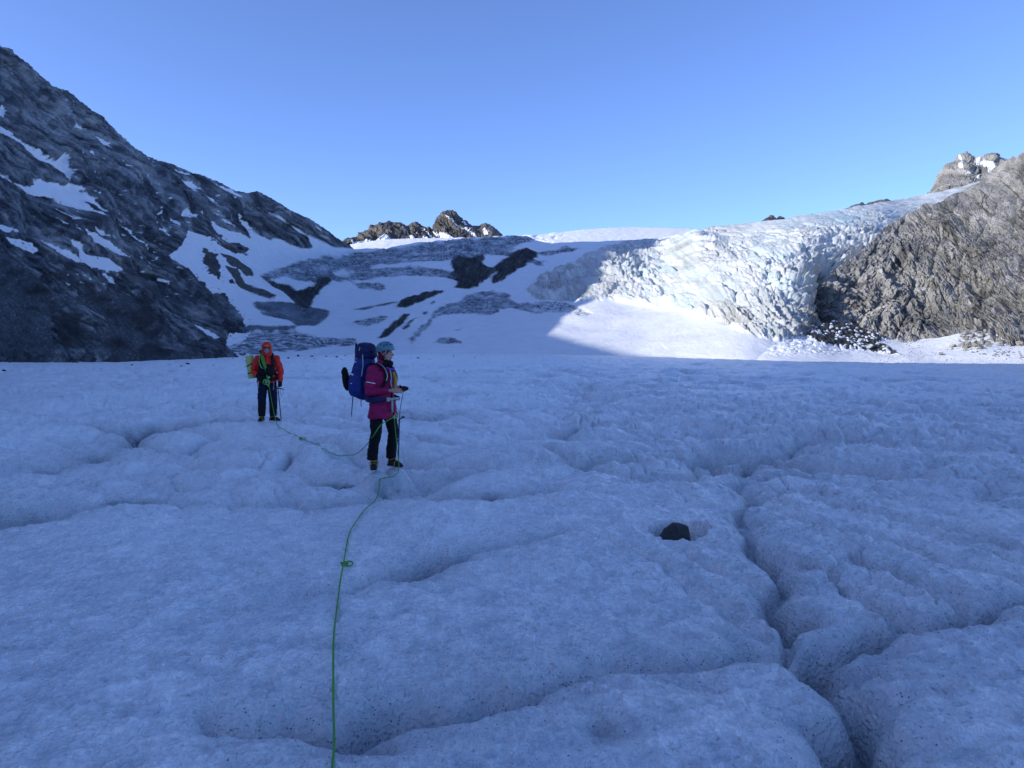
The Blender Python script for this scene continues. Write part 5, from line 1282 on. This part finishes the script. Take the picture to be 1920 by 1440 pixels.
    for i in range(60):
        r_ = .012 + .072 * i / 60; an = i * .42; sp_.append(B + ax_n * .001 + u_ * r_ * cos(an) + v_ * r_ * sin(an))
    K.tube(sp_, [.0022] * 60, 5); K.build('roll_edge', M_gpack, m_)
    for k_ in (.25, .62):
        K = Shape(); c0 = A + ax * k_; tl = ax_n * (.10 if k_ > .5 else .03)
        K.tube([c0 + (u_ * cos(t_) + v_ * sin(t_)) * (R_ + .003) - tl * .45 * cos(t_) for t_ in np.linspace(0, 2 * pi, 25)], [(.012, .003)] * 25, 6, flat=ax_n); K.build('strap', M_black, m_)
    K = Shape(); K.tube([A + ax * .60 + u_ * .088, A + ax * .56 + u_ * .125, A + ax * .50 + u_ * .135], [(.014, .004)] * 3, 6); K.build('strap_end', M_black, m_)
    return M, p

# ------------------------------------------------------------------ rope
def knot(c, size, loopdir, parent, loop=True):
    c = V3(c); K = Shape(); pts = []
    for t in np.linspace(0, 2 * pi, 40):
        pts.append(c + V3(((sin(t) + 2 * sin(2 * t)) * .33 * size, (cos(t) - 2 * cos(2 * t)) * .33 * size, (-sin(3 * t)) * .38 * size + size * .5)))
    K.tube(pts, [.0058] * 40, 8)
    if loop:
        d = V3(loopdir).normalized(); s_ = V3((0, 0, 1)); o = c + d * size * 1.4 + s_ * size * .5
        K.tube([o + d * size * .95 * cos(t) + (s_ * .75 + V3((0, .3, 0))) * size * .75 * sin(t) for t in np.linspace(0, 2 * pi, 25)], [.0058] * 25, 8)
    K.build('knot', M_rope, parent)
def on_ice(px, py, lift=.006):
    """point on the real glacier surface seen at a picture position"""
    rx, rz = ray(px, py); z = 0.0
    d0 = (0.0 - EYE) / rz
    ds = np.linspace(d0 * .75, d0 * 1.35, 400); h = glacier_h(rx * ds, ds)[0]
    line = EYE + rz * ds
    i = int(np.argmax(line < h)); d = ds[i]
    return V3((rx * d, d, float(h[i]) + lift))
def drape(pts, n=10, lift=.012, sag=.35):
    """follow the ice between the given points, bridging small dips"""
    sp = spline(pts, n); x = np.array([p.x for p in sp]); y = np.array([p.y for p in sp])
    h = glacier_h(x, y)[0]; z = h.copy()
    k = 3
    for i in range(len(z)):
        lo, hi = max(0, i - k), min(len(z), i + k + 1); z[i] = max(h[lo:hi].max() * .7 + h[i] * .3, h[lo:hi].mean())
    zp = np.pad(z, 4, mode='edge'); zs = np.convolve(zp, np.ones(9) / 9, 'valid'); z = np.maximum(zs, h)
    return [V3((a, b, c + lift)) for a, b, c in zip(x, y, z)]
def build_rope(M1, M2):
    r = root('climbing_rope', tuple(on_ice(645, 1062)), 0, 'thin green climbing rope running from the camera to both climbers', 'rope')
    o = V3(r.location)
    tie1 = M1 @ V3((.035, .205, .735)); tie2 = M2 @ V3((-.04, .21, .93))
    near = [on_ice(*c) for c in ((713, 903), (708, 930), (697, 950), (675, 972), (656, 1000), (645, 1058), (639, 1090), (632, 1140), (626, 1200), (625, 1300), (624, 1440))]
    near += [V3((-.60, 2.2, 0)), V3((-.52, 1.5, 0)), V3((-.3, .9, 0))]
    g = drape(near, 10)
    f1 = M1 @ V3((.02, .26, .02)); f1.z = ground_z(f1.x, f1.y) + .01
    hang = spline([tie1, tie1.lerp(f1, .4) + V3((.012, -.01, 0)), tie1.lerp(f1, .8) + V3((.005, -.01, 0)), g[0]], 8)[:-1]
    K = Shape(); path = hang + g; K.tube([p - o for p in path], [.0056] * len(path), 8); K.build('near_strand', M_rope, r)
    mid = [on_ice(*c) for c in ((519, 796), (524, 804), (537, 811), (552, 815), (564, 823), (580, 833), (610, 847), (640, 857), (655, 860))]
    g2 = drape(mid, 8)
    e = g2[-1]; W_ = V3(tuple(float(v) for v in P(700, 817, 10.30))); W2 = V3(tuple(float(v) for v in P(715, 796, 10.32)))
    a = spline([e, e.lerp(W_, .35) + V3((.0, 0, -.07)), e.lerp(W_, .72) + V3((.0, 0, -.06)), W_, W2, tie1], 7)[1:]
    foot = mid[0]
    h2 = spline([tie2, tie2.lerp(foot, .35) + V3((.0, -.03, 0)), tie2.lerp(foot, .7) + V3((.0, -.03, -.02)), g2[0]], 8)[:-1]
    path = h2 + g2 + a
    K = Shape(); K.tube([p - o for p in path], [.0062] * len(path), 8); K.build('far_strand', M_rope, r)
    knot(on_ice(645, 1062) - o, .028, (1, .1, 0), r); knot(on_ice(564, 825) - o, .040, (1, .1, 0), r)
    kb = Shape(); kb.ell(tie1 - o, (.018, .018, .024)); 
    kb.tube(spline([tie1 - o, tie1 - o + V3((.02, -.02, .05)), tie1 - o + V3((.045, -.01, .01)), tie1 - o + V3((.015, 0, -.02))], 5), [.006] * 16, 6); kb.build('tie_in_knot', M_sling, r)
    # coils worn over the far climber's shoulder and a bunch at his waist
    L = lambda v: (M2 @ V3(v)) - o
    K = Shape()
    for i in range(6):
        dx = .013 * (i - 2.5)
        K.tube(spline([L((.10 + dx, -.10, 1.49)), L((.105 + dx, -.0, 1.555)), L((.09 + dx, .13, 1.47)), L((.045 + dx * .9, .185, 1.32)), L((-.005 + dx * .6, .205, 1.16)), L((-.03 + dx * .5, .205, 1.02)), L((-.045 + dx * .6, .205, .90))], 5), [.0065] * 31, 6)
    K.build('shoulder_coils', M_rope, r)
    K = Shape()
    rnd = random.Random(3)
    for i in range(4):
        cx = .02 + .05 * rnd.random() - .02 * i; cz = .90 + .03 * rnd.random(); rr_ = .035 + .02 * rnd.random()
        K.tube([L((cx + rr_ * cos(t), .215 + .01 * i, cz + rr_ * 1.3 * sin(t) - .01 * i)) for t in np.linspace(0, 2 * pi, 21)], [.0055] * 21, 6)
    K.tube(spline([L((-.02, .21, .93)), L((-.05, .225, .85)), L((-.035, .215, .80)), L((-.06, .205, .86))], 5), [.0055] * 16, 6)
    K.build('loop_bunch', M_sling, r)
    K = Shape(); K.tube(spline([L((.15, .02, 1.52)), L((.155, .15, 1.42)), L((.135, .185, 1.30)), L((.10, .195, 1.22))], 5), [.005] * 16, 6); K.tube(spline([L((.135, .185, 1.32)), L((.11, .195, 1.26)), L((.06, .20, 1.21))], 5), [.005] * 11, 6); K.build('cord_end', M_sling, r)

# ------------------------------------------------------------------ rocks
def rock_mesh(name, seed, sx, sy, sz, n=22, rough=.06, sub=1):
    rnd = random.Random(seed); bm = bmesh.new()
    for i in range(n):
        v = V3((rnd.gauss(0, 1), rnd.gauss(0, 1), rnd.gauss(0, 1))).normalized() * rnd.uniform(.8, 1.05)
        v = V3((max(-.85, min(.85, v.x)), max(-.85, min(.85, v.y)), max(-.8, min(.8, v.z))))
        bm.verts.new(V3((v.x * sx, v.y * sy, v.z * sz)))
    g = bmesh.ops.convex_hull(bm, input=bm.verts[:])
    bmesh.ops.delete(bm, geom=[v for v in bm.verts if not v.link_faces], context='VERTS')
    bmesh.ops.bevel(bm, geom=bm.edges[:], offset=min(sx, sy, sz) * .07, segments=1, affect='EDGES', clamp_overlap=True)
    for v in bm.verts:
        q_ = V3((v.co.x / sx, v.co.y / sy, v.co.z / sz)); l_ = q_.length
        if l_ > 1.0: q_ *= 1.0 / l_; v.co = V3((q_.x * sx, q_.y * sy, q_.z * sz))
    bmesh.ops.triangulate(bm, faces=bm.faces[:])
    if sub:
        bmesh.ops.subdivide_edges(bm, edges=bm.edges[:], cuts=sub)
        for v in bm.verts:
            s_ = max(sx, sy, sz)
            v.co += v.normal * 0 + V3(mnoise.noise_vector(v.co / s_ * 2.4 + V3((seed, 0, 0)))) * rough * s_
    me = bpy.data.meshes.new(name); bm.to_mesh(me); bm.free(); return me
def rock_mat(name, c1, c2, sc):
    m, nt = new_mat(name); vec = objvec(nt)
    a = noise_tex(nt, sc, 6, .7, vec); b = noise_tex(nt, sc * 7, 5, .75, vec)
    c = ramp(nt, mth(nt, 'ADD', mth(nt, 'MULTIPLY', a, .6), mth(nt, 'MULTIPLY', b, .4)), [(.36, c1), (.64, c2)])
    finish(nt, c, .8, .3, [(b, .5, .05 / sc), (a, .4, .2 / sc)]); return m
def build_rocks(AP):
    mr = rock_mat('dark_wet_rock', (.018, .020, .022), (.07, .07, .066), 8)
    mt = rock_mat('tan_rock_face', (.10, .09, .06), (.22, .19, .12), 12)
    c = V3((ROCK[0] - .005, ROCK[1] + .15, -.035))
    bm_ = bmesh.new(); bmesh.ops.create_icosphere(bm_, subdivisions=3, radius=1)
    for v in bm_.verts:
        n_ = V3(mnoise.noise_vector(v.co * 1.3 + V3((4, 2, 7)))) * .20 + V3(mnoise.noise_vector(v.co * 4)) * .05
        v.co += n_
        for pn, pd in (((.80, -.5, .35), .74), ((-.6, -.6, .5), .80), ((-.1, -.8, .75), .82), ((.4, .3, .9), .90)):
            pv = V3(pn).normalized(); e_ = v.co.dot(pv) - pd
            if e_ > 0: v.co -= pv * e_ * .85
        v.co = V3((v.co.x * .150, v.co.y * .13, v.co.z * .150))
    me = bpy.data.meshes.new('rock'); bm_.to_mesh(me); bm_.free()
    me.materials.append(mr); me.materials.append(mt)
    for p in me.polygons:
        p.material_index = 1 if (p.normal.x > .60 and p.normal.y < 0 and p.normal.z < .60) else 0
    o = bpy.data.objects.new('rock', me); COL.objects.link(o); o.location = c; o.rotation_euler = (0, .25, .3)
    tagp(o, 'dark angular rock sunk in its own melt hole in the near ice', 'rock')
    md_ = rock_mat('dark_moraine_rock', (.02, .022, .025), (.075, .08, .085), 1.2)
    meshes = [rock_mesh('boulder', 40 + i, 1, .8, .6, 11, .05, 1) for i in range(5)]
    def put(me, name, px, py, wpx, hk, mat, label, group=None, d=None, sink=.3):
        if d is None: q_ = on_far(px, py)
        else: q_ = d
        s_ = wpx * q_[1] / FPX / 2
        m2 = me if (me.materials and me.materials[0] == mat) else me.copy()
        if not m2.materials: m2.materials.append(mat)
        elif m2.materials[0] != mat: m2.materials[0] = mat
        o = bpy.data.objects.new(name, m2); COL.objects.link(o); rn = random.Random(int(px * 7 + py))
        o.scale = (s_, s_ * .9, s_ * hk / .6); o.location = (q_[0], q_[1], q_[2] + s_ * hk * (1 - sink * 1.3)); o.rotation_euler = (rn.uniform(-.2, .2), rn.uniform(-.25, .25), rn.uniform(0, 6))
        tagp(o, label, 'boulder' if name == 'boulder' else name.replace('_', ' '), group); return o
    def on_far(px, py):
        rx, rz = ray(px, py); ds = np.geomspace(30, 380, 900); h = glacier_h(rx * ds, ds)[0]; line = EYE + rz * ds
        i = int(np.argmax(line < h)) if (line < h).any() else 700
        return (float(rx * ds[i]), float(ds[i]), float(h[i]))
    for (px, py, w_, hk, lb) in ((8, 697, 14, .45, 'dark block alone on the ice at the far left edge'), (19, 680, 17, .5, 'dark boulder at the foot of the left scree'), (352, 684, 13, .45, 'low dark boulder on the ice before the left slope'),
        (340, 688, 5, .6, 'tiny dark stone in front of the low dark boulder')):
        put(meshes[int(px) % 5], 'boulder', px, py, w_, hk, md_, lb)
    rn = random.Random(9)
    lst = [(400, 686, 6), (389, 687, 4), (318, 684, 4), (247, 685, 7), (462, 678, 8), (436, 673, 6), (176, 692, 4), (191, 692, 5), (784, 672, 9), (770, 671, 4), (806, 674, 4), (560, 668, 12), (585, 669, 9), (612, 669, 7), (632, 670, 10), (540, 667, 9), (520, 671, 5), (648, 668, 6), (590, 673, 5), (640, 674, 5), (850, 668, 5), (890, 671, 4)]
    for (px, py, w_) in lst:
        put(meshes[rn.randrange(5)], 'rock', px, py, w_, .35, md_, 'small dark stone lying on the far ice near the valley head', 'stones on the far ice')
    # boulders on the sunny snow bank
    PXa, PYa, Va = AP
    mg = rock_mat('grey_boulder_rock', (.13, .13, .12), (.38, .37, .33), .9); mtn = rock_mat('tan_boulder_rock', (.22, .19, .14), (.46, .41, .32), .9)
    def at(px, py):
        i = np.argmin((PXa - px) ** 2 + (PYa - py) ** 2); v = Va.reshape(-1, 3)[i]; return tuple(float(x) for x in v)
    put(meshes[1], 'boulder', 1762, 666, 18, .42, mg, 'lone grey boulder on the snow left of the boulder heap', d=at(1762, 668))
    put(meshes[2], 'boulder', 1787, 648, 20, .40, mtn, 'long pale tan boulder at the left edge of the heap', d=at(1787, 650))
    put(meshes[3], 'boulder', 1911, 642, 15, .95, mtn, 'tall tan boulder on the snow at the right end of the bank', d=at(1911, 646))
    put(meshes[4], 'boulder', 1875, 646, 13, .65, mg, 'rounded grey boulder casting a shadow between heap and tall tan boulder', d=at(1875, 648))
    for i in range(175):
        t = rn.random()
        px = 1795 + 70 * rn.betavariate(2, 2.2); py = 620 + 38 * rn.random() + (px - 1830) * .10
        if i > 125: px = 1780 + 150 * rn.random(); py = 654 + 20 * rn.random() * (px - 1760) / 150 + (px - 1800) * .04
        put(meshes[rn.randrange(5)], 'boulder', px, py, rn.choice([4, 5, 6, 6, 8, 8, 10, 13, 16]) if i < 126 else rn.choice([3, 4, 5, 6, 8]), rn.uniform(.4, .8), mg if rn.random() < .88 else mtn, 'grey and tan boulders heaped on the snow bank under the cliff', 'boulders heaped under the cliff', d=at(px, py))
    for i in range(14):
        px = 1930 + 200 * rn.random(); py = 640 + 35 * rn.random()
        put(meshes[rn.randrange(5)], 'boulder', px, py, rn.choice([4, 6, 8, 12]), .6, mg, 'grey and tan boulders heaped on the snow bank under the cliff', 'boulders heaped under the cliff', d=at(px, py))
    put(meshes[0], 'ice_block', 1613, 642, 22, .5, M_icefall, 'flat white ice block on the dark rubble below the icefall', d=at(1613, 646))
    put(meshes[3], 'ice_block', 1631, 652, 22, .75, M_icefall, 'tall white ice block at the lower tip of the dark rubble', d=at(1631, 656))
def _feet(M, pts): return [M @ V3(p) for p in pts]
_x1, _y1 = (718 - 960) / FPX * 10.62, 10.62
_x2, _y2 = (501 - 960) / FPX * 17.3, 17.3
PZ1 = ground_z(_x1, _y1) + .0; PZ2 = ground_z(_x2, _y2)
# both climbers stand on trodden, level ice
_M1 = Matrix.Translation((_x1, _y1, 0)) @ Matrix.Rotation(radians(-25) - pi / 2, 4, 'Z')
_M2 = Matrix.Translation((_x2, _y2, 0)) @ Matrix.Rotation(radians(-78) - pi / 2, 4, 'Z')
PZ1 = .03 + min(max(PZ1, -.06), .02); PZ2 = .03 + min(max(PZ2, -.05), .05)
for m_, z_, ps in ((_M1, PZ1, ((.185, .04, 0), (-.185, .06, 0))), (_M2, PZ2, ((.13, .06, 0), (-.16, .02, 0)))):
    for p_ in ps:
        q_ = m_ @ V3(p_); FEET.append((q_.x, q_.y, z_ - .006))
if not globals().get('ONLY_PEOPLE'):
    T = build_T()
    C = build_cliff()
    build_far()
    build_shade_ridge()
    AP = build_apron()
    build_rocks(AP)
build_glacier()
M1, P1 = person_magenta()
M2, P2 = person_red()
_w = M1 @ V3((-.02, .32, 1.07))
_b = on_ice(747, 868); _t = V3(((748 - 960) / FPX * 10.75, 10.75, 0)); _t.z = EYE + float(ray(748, 787)[1]) * 10.75
ice_axe('dark ice axe hanging upright from the hands of the climber in magenta', _t, _b, (-.8, -.5, -.5), _w, gripmat=M_axeblue)
_h = M2 @ V3((-.285, .13, .745)); _b2 = V3(((526.5 - 960) / FPX * 17.35, 17.35, 0)); _b2.z = ground_z(_b2.x, _b2.y) + .0
_h = V3(((521.5 - 960) / FPX * 17.15, 17.12, PZ2 + .765))
ax2 = ice_axe('dark walking ice axe in the gloved hand of the climber in red', _h, _b2, (1, -.1, .1), None)
K = Shape(); _o = _h - _b2
K.tube([_o + V3((.085 + .035 * cos(t), -.01, -.075 + .08 * sin(t))) for t in np.linspace(0, 2 * pi, 21)], [(.0035, .002)] * 21, 6); K.build('leash', M_black, ax2)
build_rope(M1, M2)
